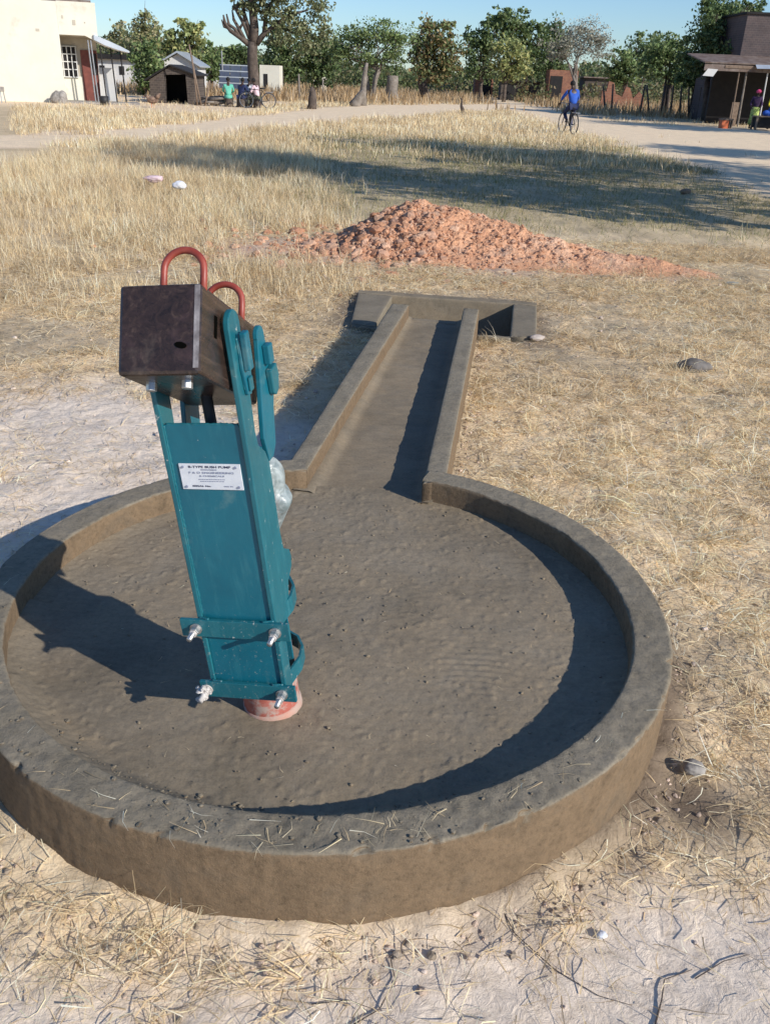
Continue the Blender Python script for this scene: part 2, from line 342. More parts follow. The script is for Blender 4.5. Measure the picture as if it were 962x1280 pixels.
def axis(lo, hi, step, far_, g):
    a = list(np.arange(lo, hi+1e-6, step)); d = step
    b = a[-1]; up = []
    while b < far_: d *= g; b += d; up.append(b)
    d = step; b = a[0]; dn = []
    while b > -far_: d *= g; b -= d; dn.append(b)
    return np.array(dn[::-1]+a+up)
xs = axis(-2.6, 4.2, .022, 2500, 1.07)
ys = axis(.6, 9.0, .022, 2500, 1.045); ys = ys[ys > -60]
GX, GY = np.meshgrid(xs, ys); gx = GX.ravel(); gy = GY.ravel()
gz = ground_h(gx, gy)
Z = zones(gx, gy)
r = np.hypot(gx-CX, gy-CY); gz += .03*sm(.07, .0, np.abs(r-RO-.01))*(fbm(gx*14, gy*14, 0, 3, 71))   # crumbs against the wall
tt, ss = to_ts(gx, gy)
inside = (r < RO-.04) | ((np.abs(tt) < .24) & (ss > 0) & (ss < 3.9)); gz = np.where(inside, -.03, gz)
nx, ny = len(xs), len(ys); idx = np.arange(nx*ny).reshape(ny, nx)
q = np.stack([idx[:-1, :-1], idx[:-1, 1:], idx[1:, 1:], idx[1:, :-1]], -1).reshape(-1, 4)
cx_ = gx[q].mean(1); cy_ = gy[q].mean(1); t_, s_ = to_ts(cx_, cy_)
keep = ~((t_ > -.50) & (t_ < .60) & (s_ > 3.775) & (s_ < 4.87)); q = q[keep]
def mixc(a, b, f): return a*(1-f[:, None]) + np.asarray(b)*f[:, None]
col = np.tile(np.array((.70, .55, .36)), (len(gx), 1))                         # straw-littered soil
col *= np.clip(1 + .9*Z['n2'] + .9*Z['n'], .5, 1.25)[:, None]
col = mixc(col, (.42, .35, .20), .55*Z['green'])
col = mixc(col, (.66, .50, .29), .5*Z['tall'])
col = mixc(col, (.82, .69, .55), Z['bare'])
col = mixc(col, (.92, .71, .48), Z['pale'])
col = mixc(col, (.66, .44, .33), .7*Z['mound'])
col = mixc(col, (.15, .11, .08), .85*Z['wet'])
def ground_mat():
    m, N, L, B = nodes('dry_earth'); g = N.new('ShaderNodeTexCoord').outputs['Object']
    a = N.new('ShaderNodeAttribute'); a.attribute_name = 'Col'
    c = mix(N, L, .85, a.outputs['Color'], ramp(N, L, noise(N, L, g, 26, 8, .75, .4), [(.3, (.62, .60, .57)), (.5, (1, 1, 1)), (.7, (1.15, 1.15, 1.15))]), 'MULTIPLY')
    c = mix(N, L, .6, c, ramp(N, L, noise(N, L, g, 2.3, 6, .6, .3), [(.3, (.84, .83, .82)), (.65, (1.12, 1.11, 1.08))]), 'MULTIPLY')
    L.new(c, B.inputs['Base Color']); B.inputs['Roughness'].default_value = .95; B.inputs['Specular IOR Level'].default_value = .15
    b = N.new('ShaderNodeBump'); b.inputs['Strength'].default_value = .55; b.inputs['Distance'].default_value = .02
    L.new(noise(N, L, g, 30, 8, .7, .5), b.inputs['Height']); L.new(b.outputs[0], B.inputs['Normal'])
    return m
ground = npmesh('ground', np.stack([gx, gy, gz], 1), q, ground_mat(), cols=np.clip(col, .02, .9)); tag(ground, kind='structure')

# ------------------------------------------------------------------ straw and grass
STRAW = np.array([(.84, .67, .40), (.92, .78, .51), (.72, .54, .31), (.95, .87, .66), (.50, .38, .22), (.82, .67, .41)])
def blades(name, x, y, L, w, el, bend, az=None, colmul=None, seg=3, z0=None, pal=STRAW, label=None, flat=0):
    n = len(x); az_ = RNG.uniform(0, 2*PI, n) if az is None else az; z = ground_h(x, y) if z0 is None else z0
    z = z + RNG.uniform(0, 1, n)*flat
    P = []; px, py, pz = x.copy(), y.copy(), z.copy(); e = el.copy()
    turn = RNG.normal(0, .35, n)
    sx_, sy_ = -np.sin(az_), np.cos(az_); tw = RNG.uniform(-1, 1, n)
    verts = np.zeros((n, (seg+1)*2, 3), np.float32)
    for k in range(seg+1):
        ww = w*(1-.8*k/seg)/2
        verts[:, 2*k, 0] = px - sx_*ww; verts[:, 2*k, 1] = py - sy_*ww; verts[:, 2*k, 2] = pz - tw*ww*.6
        verts[:, 2*k+1, 0] = px + sx_*ww; verts[:, 2*k+1, 1] = py + sy_*ww; verts[:, 2*k+1, 2] = pz + tw*ww*.6
        a2 = az_ + turn*k
        px = px + np.cos(a2)*np.cos(e)*L/seg; py = py + np.sin(a2)*np.cos(e)*L/seg; pz = np.maximum(pz + np.sin(e)*L/seg, z*0+.001)
        e = e - bend/seg
    m = (seg+1)*2; base = (np.arange(n)*m)[:, None, None]
    qd = np.array([[2*k, 2*k+1, 2*k+3, 2*k+2] for k in range(seg)])[None] + base
    c = pal[RNG.integers(0, len(pal), n)]*RNG.uniform(.75, 1.15, n)[:, None]
    pt = fbm(x*.9+7, y*.9, 0, 3, 500); c = c*np.stack([.72+.5*pt, .66+.6*pt, .60+.7*pt], 1)*(.93+.25*fbm(x*5, y*5, 0, 2, 510))[:, None]
    if colmul is not None: c = c*colmul
    c = np.repeat(c[:, None, :], m, 1)
    o = npmesh(name, verts.reshape(-1, 3), qd.reshape(-1, 4), M['straw'], cols=np.clip(c.reshape(-1, 3), 0, 1), smooth=False)
    return tag(o, label, 'grass', kind='stuff')
def in_view(x, y, pad=.12):
    d0 = y*math.cos(PITCH) + CAM_H*math.sin(PITCH); ux = x/d0; uy = (y*math.sin(PITCH)-CAM_H*math.cos(PITCH))/d0
    a = cR*ux + sR*uy; b = -sR*ux + cR*uy
    return (np.abs(a) < 481/F_PX+pad) & (b > -640/F_PX-.08)
def clear(x, y):
    r_ = np.hypot(x-CX, y-CY); t, s = to_ts(x, y)
    return ~((r_ < RO+.012) | ((t > -.36) & (t < .305) & (s > 0) & (s < 3.9)) | ((t > -.68) & (t < .68) & (s > 3.8) & (s < 4.9)))
def scatter(n, x0, x1, y0, y1, dens, logy=False):
    x = RNG.uniform(x0, x1, n); y = np.exp(RNG.uniform(math.log(y0), math.log(y1), n)) if logy else RNG.uniform(y0, y1, n)
    if logy: x = x*y/y1
    zz = zones(x, y); k = (RNG.uniform(0, 1, n) < dens(x, y, zz)) & in_view(x, y) & clear(x, y)
    return x[k], y[k]
# matted straw around the apron and the drain
def d_mat(x, y, z):
    patch = sm(-.16, .12, z['n'] + .6*z['n2'] + .08)
    return np.clip((.25+.75*patch)*(1-.80*z['bare'])*(1-.9*z['pale'])*(1-.85*z['wet'])*(1-.75*z['mound']), 0, 1)
x, y = scatter(230000, -3.4, 4.4, .85, 10.5, d_mat)
L = RNG.uniform(.03, .15, len(x))*(.7+.03*y)
blades('matted_straw', x, y, L, RNG.uniform(.0014, .0034, len(x))*(.85+.09*y), RNG.uniform(.0, .45, len(x)), RNG.uniform(.1, .9, len(x)), flat=.022, label='matted dry yellow straw lying around the concrete basin and drain')
def tufts(name, n, x0, x1, y0, y1, dens, per, spread, Lr, label):
    x, y = scatter(n, x0, x1, y0, y1, dens); k = len(x); az = RNG.uniform(0, 2*PI, k); s_ = RNG.uniform(.5, 1.25, k); tone = RNG.uniform(.75, 1.15, k)
    X = np.repeat(x, per)+RNG.normal(0, spread, k*per); Y = np.repeat(y, per)+RNG.normal(0, spread, k*per); A = np.repeat(az, per)+RNG.normal(0, .55, k*per); ss = np.repeat(s_, per); tn = np.repeat(tone, per)
    g = clear(X, Y); X, Y, A, ss, tn = X[g], Y[g], A[g], ss[g], tn[g]; m_ = len(X)
    return blades(name, X, Y, RNG.uniform(*Lr, m_)*ss, RNG.uniform(.0016, .0034, m_)*(.85+.09*Y), RNG.uniform(.15, .85, m_), RNG.uniform(.6, 1.5, m_), az=A, colmul=tn[:, None], seg=4, label=label)
tufts('flattened_tufts', 7500, -3.2, 4.4, .9, 10, lambda x, y, z: np.clip(sm(-.12, .16, z['n']+z['n2']*.8)*(1-.93*z['bare'])*(1-z['wet'])*(1-.9*z['mound'])*(1-z['pale']), 0, 1), 16, .022, (.07, .22), 'flattened tufts of long pale straw on the ground round the drain')
# loose short chaff on the bare pale soil
x, y = scatter(42000, -3, 2.2, .85, 5.2, lambda x, y, z: np.clip(z['bare']*.8*sm(-.2, .2, z['n2']+z['n']), 0, 1))
blades('loose_straw', x, y, RNG.uniform(.012, .09, len(x)), RNG.uniform(.0011, .0026, len(x)), RNG.uniform(-.02, .25, len(x)), RNG.uniform(-.1, .4, len(x)), flat=.006, seg=2, label='loose bits of straw scattered on the pale bare soil')
# standing dry grass: clumps left of the heap
def clumps(n, x0, x1, y0, y1, dens, per, spread, logy=False):
    x, y = scatter(n, x0, x1, y0, y1, dens, logy); k = len(x); s_ = RNG.uniform(.5, 1.2, k)
    X = np.repeat(x, per) + RNG.normal(0, spread, k*per); Y = np.repeat(y, per) + RNG.normal(0, spread, k*per)
    g = clear(X, Y); return X[g], Y[g], np.repeat(s_, per)[g]
x, y, s_ = clumps(15000, -6.5, .4, 5.6, 21, lambda x, y, z: np.clip(z['tall']*(.10+1.6*sm(-.16, .16, z['n2']+z['n']*.9))*sm(4.9, 8.5, y+.5*z['n']), 0, 1), 12, .07)
L = RNG.uniform(.08, .29, len(x))*s_*np.clip(.45+(y-5.6)*.13, .45, 1.0)*(.75+.9*np.clip(fbm(x*.8, y*.8, 0, 3, 400)-.25, 0, .6))
blades('standing_dry_grass', x, y, L, RNG.uniform(.0035, .0065, len(x))*(.5+.055*y), RNG.uniform(.75, 1.5, len(x)), RNG.uniform(-.1, 1.0, len(x)), label='tall standing dry grass left of the red soil heap')
# a few tufts on the right and behind the heap
x, y, s_ = clumps(900, .6, 4.6, 3, 11, lambda x, y, z: .6*sm(0, .2, z['n']+z['n2']), 12, .04)
blades('grass_tufts', x, y, RNG.uniform(.06, .22, len(x))*s_, RNG.uniform(.002, .004, len(x))*(.7+.09*y), RNG.uniform(.4, 1.4, len(x)), RNG.uniform(.1, 1.3, len(x)), label='short dry tufts in the straw right of the drain')
# short greenish turf under the tree shade
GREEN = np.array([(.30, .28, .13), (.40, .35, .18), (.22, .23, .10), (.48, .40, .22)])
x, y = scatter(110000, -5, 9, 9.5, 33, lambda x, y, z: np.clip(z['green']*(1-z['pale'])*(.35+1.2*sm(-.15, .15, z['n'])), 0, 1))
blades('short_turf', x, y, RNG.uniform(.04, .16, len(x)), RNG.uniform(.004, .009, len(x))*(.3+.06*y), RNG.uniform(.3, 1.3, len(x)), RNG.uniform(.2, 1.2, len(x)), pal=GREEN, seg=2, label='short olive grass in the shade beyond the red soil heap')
# far fields
x, y, s_ = clumps(52000, -30, 30, 20, 75, lambda x, y, z: np.clip((1-z['pale'])*(z['tall']*.9+.12)*(.3+1.3*sm(-.2, .2, z['n'])), 0, 1), 5, .14, True)
blades('far_dry_grass', x, y, RNG.uniform(.08, .26, len(x))*s_, RNG.uniform(.012, .024, len(x))*(.4+.02*y), RNG.uniform(.9, 1.5, len(x)), RNG.uniform(0, .7, len(x)), seg=2, label='dry yellow grass of the fields beyond the pale footpath')
def d_far(x, y, z):
    return np.clip((1-z['pale']), 0, 1)*sm(60, 66, y)
x, y, s_ = clumps(9000, -60, 60, 58, 108, lambda x, y, z: np.clip((.3+1.3*sm(-.2, .2, z['n'])), 0, 1)*(1-sm(.2, .5, z['pale'])), 6, .4, True)
blades('tall_brown_grass', x, y, RNG.uniform(.3, .8, len(x))*s_, RNG.uniform(.05, .10, len(x)), RNG.uniform(1.1, 1.55, len(x)), RNG.uniform(0, .5, len(x)), seg=2, colmul=np.array([[.62, .55, .5]]), label='tall brown dry grass at the foot of the far trees')

# ------------------------------------------------------------------ concrete basin, drain and sump
apron = empty('concrete_basin', (CX, CY, 0), 0, 'fresh round concrete basin with raised rim and a long walled drain to a sunken pit', 'pump apron')
def rough(v, amp_s=.004, amp_l=.006, seed=0):
    v = np.asarray(v, float)
    return (fbm(v[:, 0]*60, v[:, 1]*60, v[:, 2]*60, 3, 90+seed)-.5)*2*amp_s + (fbm(v[:, 0]*9, v[:, 1]*9, v[:, 2]*9, 3, 120+seed)-.5)*2*amp_l
def floor_mesh():
    ng = 300; g_ = np.linspace(-1, 1, ng); A_, B_ = np.meshgrid(g_, g_, indexing='ij')           # square grid bent onto the disc
    x = (A_*np.sqrt(1-B_*B_/2)*(RI+.03)).ravel(); y = (B_*np.sqrt(1-A_*A_/2)*(RI+.03)).ravel(); Rr = np.hypot(x, y)
    X = x+CX; Y = y+CY
    z = HF + (fbm(X*60, Y*60, 0, 3, 5)-.5)*.003 + (fbm(X*20, Y*20, 0, 3, 6)-.5)*.0015 + (fbm(X*3, Y*3, 0, 2, 8)-.5)*.006
    z += .0022*sm(.70, .80, fbm(X*42, Y*42, 0, 2, 15))                                      # small lumps
    # sweep marks of the float
    ang = np.arctan2(Y-2.0, X-.25); rs_ = np.hypot(X-.25, Y-1.6); z += .0011*np.sin(rs_*230+9*fbm(X*4, Y*4, 0, 2, 19))*np.exp(-((X-.28)**2+(Y-2.05)**2)/.02)
    # near edge: mortar smeared up to the rim
    th = np.arctan2(y, x); near = np.exp(-((th+PI/2+.25)/.95)**2); cr = fbm(X*26, Y*26, 0, 4, 88)-.5; z += (HR-HF-.006)*sm(.80, .915, Rr.ravel())*near*.95 + near*sm(.78, .84, Rr.ravel())*cr*.006
    far_f = sm(.83, .92, Rr.ravel())*(1-near); z += .006*far_f                               # small fillet
    v = np.stack([x, y, z], 1); i = np.arange(ng*ng).reshape(ng, ng); q = np.stack([i[:-1, :-1], i[1:, :-1], i[1:, 1:], i[:-1, 1:]], -1).reshape(-1, 4)
    me_o = npmesh('floor_slab', v, q, M['floor'], apron)
    return me_o
floor_mesh()
def rim_mesh():
    a_end = PI/2 - math.atan2(TX.y, TX.x)*-1                                                 # angle of the drain axis
    ad = math.atan2(TD.y, TD.x); half_r = math.asin(.215/.95); half_l = math.asin(.262/.95)
    a0 = ad + half_l - 2*PI; a1 = ad - half_r; na = 700
    A = np.linspace(a0, a1, na)
    prof = []                                                                                # (radius, z) round the section
    for k in range(16): prof.append((RO, -.06+(HR-.008+.06)*k/15))
    for k in range(1, 5): b = PI/2*k/5; prof.append((RO-.009+.009*math.cos(b), HR-.009+.009*math.sin(b)))
    for k in range(12): prof.append((RO-.012-(RO-RI-.024)*k/11, HR))
    for k in range(1, 5): b = PI/2*k/5; prof.append((RI+.010-.010*math.sin(b), HR-.010+.010*math.cos(b)))
    for k in range(9): prof.append((RI, HR-.012-(HR-.012-.04)*k/8))
    P_ = np.array(prof); n = len(prof)
    r = np.repeat(P_[None, :, 0], na, 0); z = np.repeat(P_[None, :, 1], na, 0); AA = np.repeat(A[:, None], n, 1)
    near = np.exp(-((np.angle(np.exp(1j*(AA+PI/2-.1))))/.8)**2)
    wob = (fbm(np.cos(AA)*2.2, np.sin(AA)*2.2, 0, 3, 33)-.5)*.8
    x = r*np.cos(AA); y = r*np.sin(AA)
    mid = 1.0*((r < RO-.004) & (r > RI+.002))
    f1 = fbm(x*45, y*45, z*45, 3, 34)-.5; f2 = fbm(x*13, y*13, z*13, 3, 35)-.5
    z2 = z + mid*((f1*.007+f2*.002)*(1+.8*near)+wob*.006)*(z > HR-.03)
    r2 = r + (1-mid)*(f1*.0035*(1+near) + f2*.004) + wob*.010
    chip = np.maximum(0, fbm(x*34, y*34, z*34, 2, 61)-.68)*.09                                # broken top edge
    edge = np.exp(-((r-RO)/.012)**2)*sm(HR-.05, HR, z); z2 = z2 - chip*edge*.5; r2 = r2 - chip*edge
    seam = np.exp(-((AA+PI-1.235)/.0035)**2)*(r > RO-.003); r2 = r2 + .003*seam                      # joint of the form sheet
    v = np.stack([r2*np.cos(AA), r2*np.sin(AA), z2], -1).reshape(-1, 3)
    i = np.arange(na*n).reshape(na, n); q = np.stack([i[:-1, :-1], i[1:, :-1], i[1:, 1:], i[:-1, 1:]], -1).reshape(-1, 4)
    # end caps
    caps = []
    return npmesh('rim_wall', v, q, M['rimwall'], apron)
rim_mesh()
def slab_grid(name, P00, P10, P11, P01, z_lo, z_top, m, seed=0, round_=.008, step=.016):
    """wall block on a four-cornered plan (P00->P10 is its length), finely divided and roughened"""
    P00, P10, P11, P01 = [np.array(p, float) for p in (P00, P10, P11, P01)]
    Lg = np.linalg.norm(P10-P00); nu = max(2, int(Lg/step)); us = np.linspace(0, 1, nu+1)
    Wd = np.linalg.norm(P01-P00); nw = max(3, int(Wd/step)); H_ = z_top-z_lo; nh = max(3, int(H_/step))
    sec = [(0, z_lo+(H_-round_)*k/nh) for k in range(nh+1)] + [(round_*.3/Wd, z_top-round_*.3)] + [(round_/Wd+(1-2*round_/Wd)*k/nw, z_top) for k in range(nw+1)] + [(1-round_*.3/Wd, z_top-round_*.3)] + [(1, z_top-round_-(H_-round_)*k/nh) for k in range(nh+1)]
    sec = np.array(sec); n = len(sec)
    U_, Wf = np.meshgrid(us, sec[:, 0], indexing='ij'); Zf = np.repeat(sec[None, :, 1], nu+1, 0)
    a = P00[None, None]*(1-U_)[..., None] + P10[None, None]*U_[..., None]; b = P01[None, None]*(1-U_)[..., None] + P11[None, None]*U_[..., None]
    xy = a*(1-Wf)[..., None] + b*Wf[..., None]
    x, y, z = xy[..., 0], xy[..., 1], Zf
    f1 = fbm(x*40, y*40, z*40, 3, 44+seed)-.5; f2 = fbm(x*7, y*7, z*7, 3, 45+seed)-.5
    nrm = (b-a); nrm = nrm/np.linalg.norm(nrm, axis=-1, keepdims=True); side = (Wf-.5)*2
    top = (Zf > z_top-.004)
    x = x + nrm[..., 0]*np.sign(side)*(f1*.004+f2*.008)*(~top); y = y + nrm[..., 1]*np.sign(side)*(f1*.004+f2*.008)*(~top)
    z = z + top*(f1*.005+f2*.009)
    v = np.stack([x-CX, y-CY, z], -1).reshape(-1, 3); i = np.arange((nu+1)*n).reshape(nu+1, n)
    q = np.stack([i[:-1, :-1], i[1:, :-1], i[1:, 1:], i[:-1, 1:]], -1).reshape(-1, 4)
    ends = []
    for e in (0, nu):                                                     # close both ends, strip by strip
        for k in range(n//2):
            a_, b_, c_, d_ = i[e, k], i[e, k+1], i[e, n-2-k], i[e, n-1-k]
            if len({a_, b_, c_, d_}) == 4 and k+1 < n-2-k: ends.append((a_, b_, c_, d_) if e == 0 else (d_, c_, b_, a_))
    q = np.vstack([q, np.array(ends)])
    return npmesh(name, v, q, m, apron, smooth=True)
slab_grid('channel_wall', plan(-.340, .845), plan(-.310, 3.78), plan(-.188, 3.79), plan(-.252, .86), -.05, HR-.004, M['rimwall'], 1)
slab_grid('channel_wall', plan(.207, .845), plan(.184, 3.79), plan(.288, 3.80), plan(.292, .90), -.05, HR-.003, M['rimwall'], 2)
# drain floor, falling gently to the pit
def chan_floor():
    nu, nw = 190, 34; U_, V_ = np.meshgrid(np.linspace(.84, 3.83, nu), np.linspace(-.30, .25, nw), indexing='ij')
    x = CX+TX.x*V_+TD.x*U_; y = CY+TX.y*V_+TD.y*U_
    z = HF-.004-.012*(U_-.84)/3 + (fbm(x*45, y*45, 0, 3, 7)-.5)*.005+(fbm(x*9, y*9, 0, 3, 17)-.5)*.007
    hw = .225-(U_-.84)/3*.035; z += .018*sm(hw-.045, hw+.005, np.abs(V_+.012))
    v = np.stack([x-CX, y-CY, z], -1).reshape(-1, 3); i = np.arange(nu*nw).reshape(nu, nw)
    q = np.stack([i[:-1, :-1], i[:-1, 1:], i[1:, 1:], i[1:, :-1]], -1)[..., ::-1].reshape(-1, 4); o_ = npmesh('channel_floor', v, q, M['floor'], apron)
    slab_grid('channel_lip', plan(-.30, 3.74), plan(.25, 3.74), plan(.25, 3.825), plan(-.30, 3.825), -.36, HF-.012, M['floor'], 5)
chan_floor()
# sump: four walls and a bottom below ground
PZ = .034
slab_grid('sump_wall', plan(-.72, 4.80), plan(.71, 4.80), plan(.71, 4.915), plan(-.72, 4.925), -.42, PZ, M['floor'], 3)
slab_grid('sump_wall', plan(.515, 3.80), plan(.525, 4.80), plan(.71, 4.80), plan(.695, 3.86), -.42, PZ-.003, M['rim'], 4)
slab_grid('sump_wall', plan(-.60, 3.83), plan(-.715, 4.80), plan(-.432, 4.80), plan(-.425, 3.80), -.42, PZ-.003, M['rim'], 6)
slab_grid('sump_wall', plan(.285, 3.77), plan(.52, 3.77), plan(.515, 3.815), plan(.28, 3.815), -.42, PZ-.006, M['rim'], 7)
slab_grid('sump_wall', plan(-.58, 3.77), plan(-.30, 3.77), plan(-.30, 3.83), plan(-.58, 3.83), -.42, PZ-.006, M['rim'], 8)
MB().add([(*(np.array(plan(t, s))-[CX, CY]), -.38) for t, s in ((-.5, 3.79), (.6, 3.79), (.6, 4.85), (-.5, 4.85))], [(0, 1, 2, 3)]).build('sump_bottom', M['rim'], apron)

# ------------------------------------------------------------------ clods
def clod_cloud(name, pts, rads, m, parent=None, squash=.75, seed=0, cols=None):
    bm = bmesh.new(); bmesh.ops.create_icosphere(bm, subdivisions=2, radius=1); bv = np.array([v.co[:] for v in bm.verts]); bf = np.array([[v.index for v in f.verts] for f in bm.faces]); bm.free()
    n = len(pts); V = []; F = []
    for i in range(n):
        o = RNG.uniform(0, 50, 3); d = 1+ (vn(bv[:, 0]*1.6+o[0], bv[:, 1]*1.6+o[1], bv[:, 2]*1.6+o[2])-.5)*.9
        th = RNG.uniform(0, 6.3); c_, s_ = math.cos(th), math.sin(th)
        w = bv*d[:, None]*rads[i]*np.array([RNG.uniform(.8, 1.3), RNG.uniform(.7, 1.1), squash*RNG.uniform(.7, 1.1)])
        w = np.stack([w[:, 0]*c_-w[:, 1]*s_, w[:, 0]*s_+w[:, 1]*c_, w[:, 2]], 1) + pts[i]
        V.append(w); F.append(bf+i*len(bv))
    V = np.vstack(V); F = np.vstack(F)
    me = bpy.data.meshes.new(name); me.from_pydata(V.tolist(), [], F.tolist()); me.update()
    if cols is not None:
        a = me.attributes.new('Col', 'FLOAT_COLOR', 'POINT'); c4 = np.ones((len(V), 4), np.float32); c4[:, :3] = np.repeat(cols, len(bv), 0); a.data.foreach_set('color', c4.ravel())
    me.materials.append(m); o = bpy.data.objects.new(name, me); COL.objects.link(o)
    if parent: o.parent = parent
    return o
def soil_mat():
    m, N, L, B = nodes('red_subsoil'); co = N.new('ShaderNodeTexCoord').outputs['Object']
    c = ramp(N, L, noise(N, L, co, 2.1, 6, .7, .4), [(.32, (.58, .31, .19)), (.5, (.70, .38, .22)), (.68, (.70, .47, .33))])
    c = mix(N, L, .8, c, ramp(N, L, noise(N, L, co, 30, 8, .8), [(.3, (.55, .5, .48)), (.5, (1, 1, 1)), (.7, (1.25, 1.25, 1.25))]), 'MULTIPLY')
    L.new(c, B.inputs['Base Color']); B.inputs['Roughness'].default_value = .95; B.inputs['Specular IOR Level'].default_value = .1
    b = N.new('ShaderNodeBump'); b.inputs['Strength'].default_value = .9; b.inputs['Distance'].default_value = .03
    L.new(noise(N, L, co, 22, 8, .75), b.inputs['Height']); L.new(b.outputs[0], B.inputs['Normal']); return m
M['soil'] = soil_mat()
HPX, HPY = .9, 9.3
def heap_h(x, y):
    # ridge: height along x, falling off across
    px = np.interp(x, [-1.75, -1.1, -.62, -.35, .05, .35, .8, 1.25, 1.75, 2.3, 2.9, 3.2], [0, .012, .05, .22, .40, .43, .36, .27, .17, .11, .05, 0])
    yc = np.interp(x, [-1.5, 0, 1, 3], [9.25, 9.75, 9.55, 8.75]); wd = np.interp(x, [-1.5, -.5, .3, 1.5, 3], [.45, .8, 1.1, .85, .3])
    h = px*np.clip(1-np.abs((y-yc)/wd)**1.35, -.2, 1)
    n = (fbm(x*2.4, y*2.4, 0, 3, 200)-.5)*.16 + (fbm(x*8, y*8, 0, 5, 210)-.5)*.15 + (np.abs(fbm(x*17, y*17, 0, 3, 220)-.5))*-.10+.01
    return h + n*np.clip(h*6, 0, 1)*.8 - .015
hp = empty('soil_heap', (HPX, HPY, 0), 0, 'long heap of crumbly red-orange subsoil thrown up beyond the drain pit', 'soil heap')
hx, hy = np.meshgrid(np.linspace(-1.9, 3.3, 330), np.linspace(8.0, 11, 190)); v = np.stack([hx.ravel()-HPX, hy.ravel()-HPY, heap_h(hx.ravel(), hy.ravel())], 1)
i = np.arange(hx.size).reshape(hx.shape); q = np.stack([i[:-1, :-1], i[:-1, 1:], i[1:, 1:], i[1:, :-1]], -1).reshape(-1, 4)
npmesh('heap_body', v, q, M['soil'], hp, smooth=False)
k = 9000; x = RNG.normal(.35, 1.05, k); y = RNG.normal(9.3, .65, k); hh = heap_h(x, y); g = (hh > .0) | (RNG.uniform(0, 1, k) < .22); hh = np.maximum(hh, 0); x, y, hh = x[g], y[g], hh[g]
rad = (np.clip(RNG.exponential(.0085, len(x)), 0, .05)+.0035)*np.interp(x, [-1, .1, .6, 2.5], [1.7, 1.35, .7, .5])
tones = np.array([(.64, .34, .20), (.70, .39, .24), (.56, .29, .175), (.72, .45, .30), (.62, .37, .25)])
clodm = vcol('heap_clods', .98, 0, .05); N_ = clodm.node_tree.nodes; L_ = clodm.node_tree.links; bp = N_.new('ShaderNodeBump'); bp.inputs['Strength'].default_value = 1; bp.inputs['Distance'].default_value = .02
L_.new(noise(N_, L_, N_.new('ShaderNodeTexCoord').outputs['Object'], 60, 6, .8), bp.inputs['Height']); L_.new(bp.outputs[0], N_['Principled BSDF'].inputs['Normal'])
clod_cloud('clods', np.stack([x-HPX, y-HPY, hh-rad*.05], 1), rad, clodm, hp, cols=tones[RNG.integers(0, 5, len(x))]*RNG.uniform(.85, 1.12, (len(x), 1)))['kind'] = 'stuff'
# loose crumbs of soil and mortar along the basin and drain
k = 2600; a = RNG.uniform(-3.6, .75, k); rr_ = RO + .003+RNG.exponential(.045, k); x = CX+rr_*np.cos(a); y = CY+rr_*np.sin(a)
t2 = RNG.uniform(0, 1, 900); x = np.append(x, [plan(.30+abs(RNG.normal(0, .05)), 1+t*2.7)[0] for t in t2]); y = np.append(y, [plan(.30+0*t, 1+t*2.7)[1] for t in t2])
x3 = RNG.normal(.95, .16, 500); y3 = RNG.normal(6.5, .45, 500); x = np.append(x, x3); y = np.append(y, y3)
rad = np.clip(RNG.exponential(.0019, len(x))+.001, 0, .009); g = clear(x, y); x, y, rad = x[g], y[g], rad[g]
crumb_c = np.where(RNG.uniform(0, 1, (len(x), 1)) < .45, np.array([[.34, .275, .205]]), np.array([[.56, .43, .33]]))*RNG.uniform(.7, 1.3, (len(x), 1))
mc = vcol('crumbs_of_soil', .95, 0, .1)
tag(clod_cloud('soil_crumbs', np.stack([x, y, ground_h(x, y)+rad*.4], 1), rad, mc, cols=crumb_c), 'crumbs of dark soil and mortar along the foot of the basin wall', 'crumbs', kind='stuff')
k = 2500; x = RNG.uniform(-2.6, 3.6, k); y = RNG.uniform(.8, 8.5, k)**1.0; rad = np.clip(RNG.exponential(.0025, k)+.0012, 0, .012)*(.6+.12*y); g = clear(x, y); x, y, rad = x[g], y[g], rad[g]
tag(clod_cloud('earth_crumbs', np.stack([x, y, ground_h(x, y)+rad*.4], 1), rad, mc, cols=np.array([[.58, .48, .40]])*RNG.uniform(.6, 1.2, (len(x), 1))), 'small pale earth crumbs scattered over the open ground', 'crumbs', kind='stuff')
# lumps of mortar and chips of straw on the near edge of the basin
k = 500; a = RNG.normal(-PI/2-.1, .6, k); rr_ = RNG.uniform(.80, 1.0, k); x = rr_*np.cos(a); y = rr_*np.sin(a)
near = np.exp(-((a+PI/2+.25)/.95)**2); z = HF + (HR-HF)*sm(.80, .915, rr_)*near*.93; z = np.where(rr_ > .91, HR, z)
rad = np.clip(RNG.exponential(.0016, k)+.001, 0, .006)
o = clod_cloud('mortar_lumps', np.stack([x, y, z+rad*.2], 1), rad, M['rimwall'], apron, squash=.5); o['kind'] = 'stuff'
k = 700; aa_ = RNG.uniform(0, 2*PI, k); rr_ = .87*np.sqrt(RNG.uniform(0, 1, k)); rad = np.clip(RNG.exponential(.0012, k)+.0007, 0, .005)
o = clod_cloud('floor_crumbs', np.stack([rr_*np.cos(aa_), rr_*np.sin(aa_), np.full(k, HF+.002)], 1), rad, M['floor'], apron); o['kind'] = 'stuff'

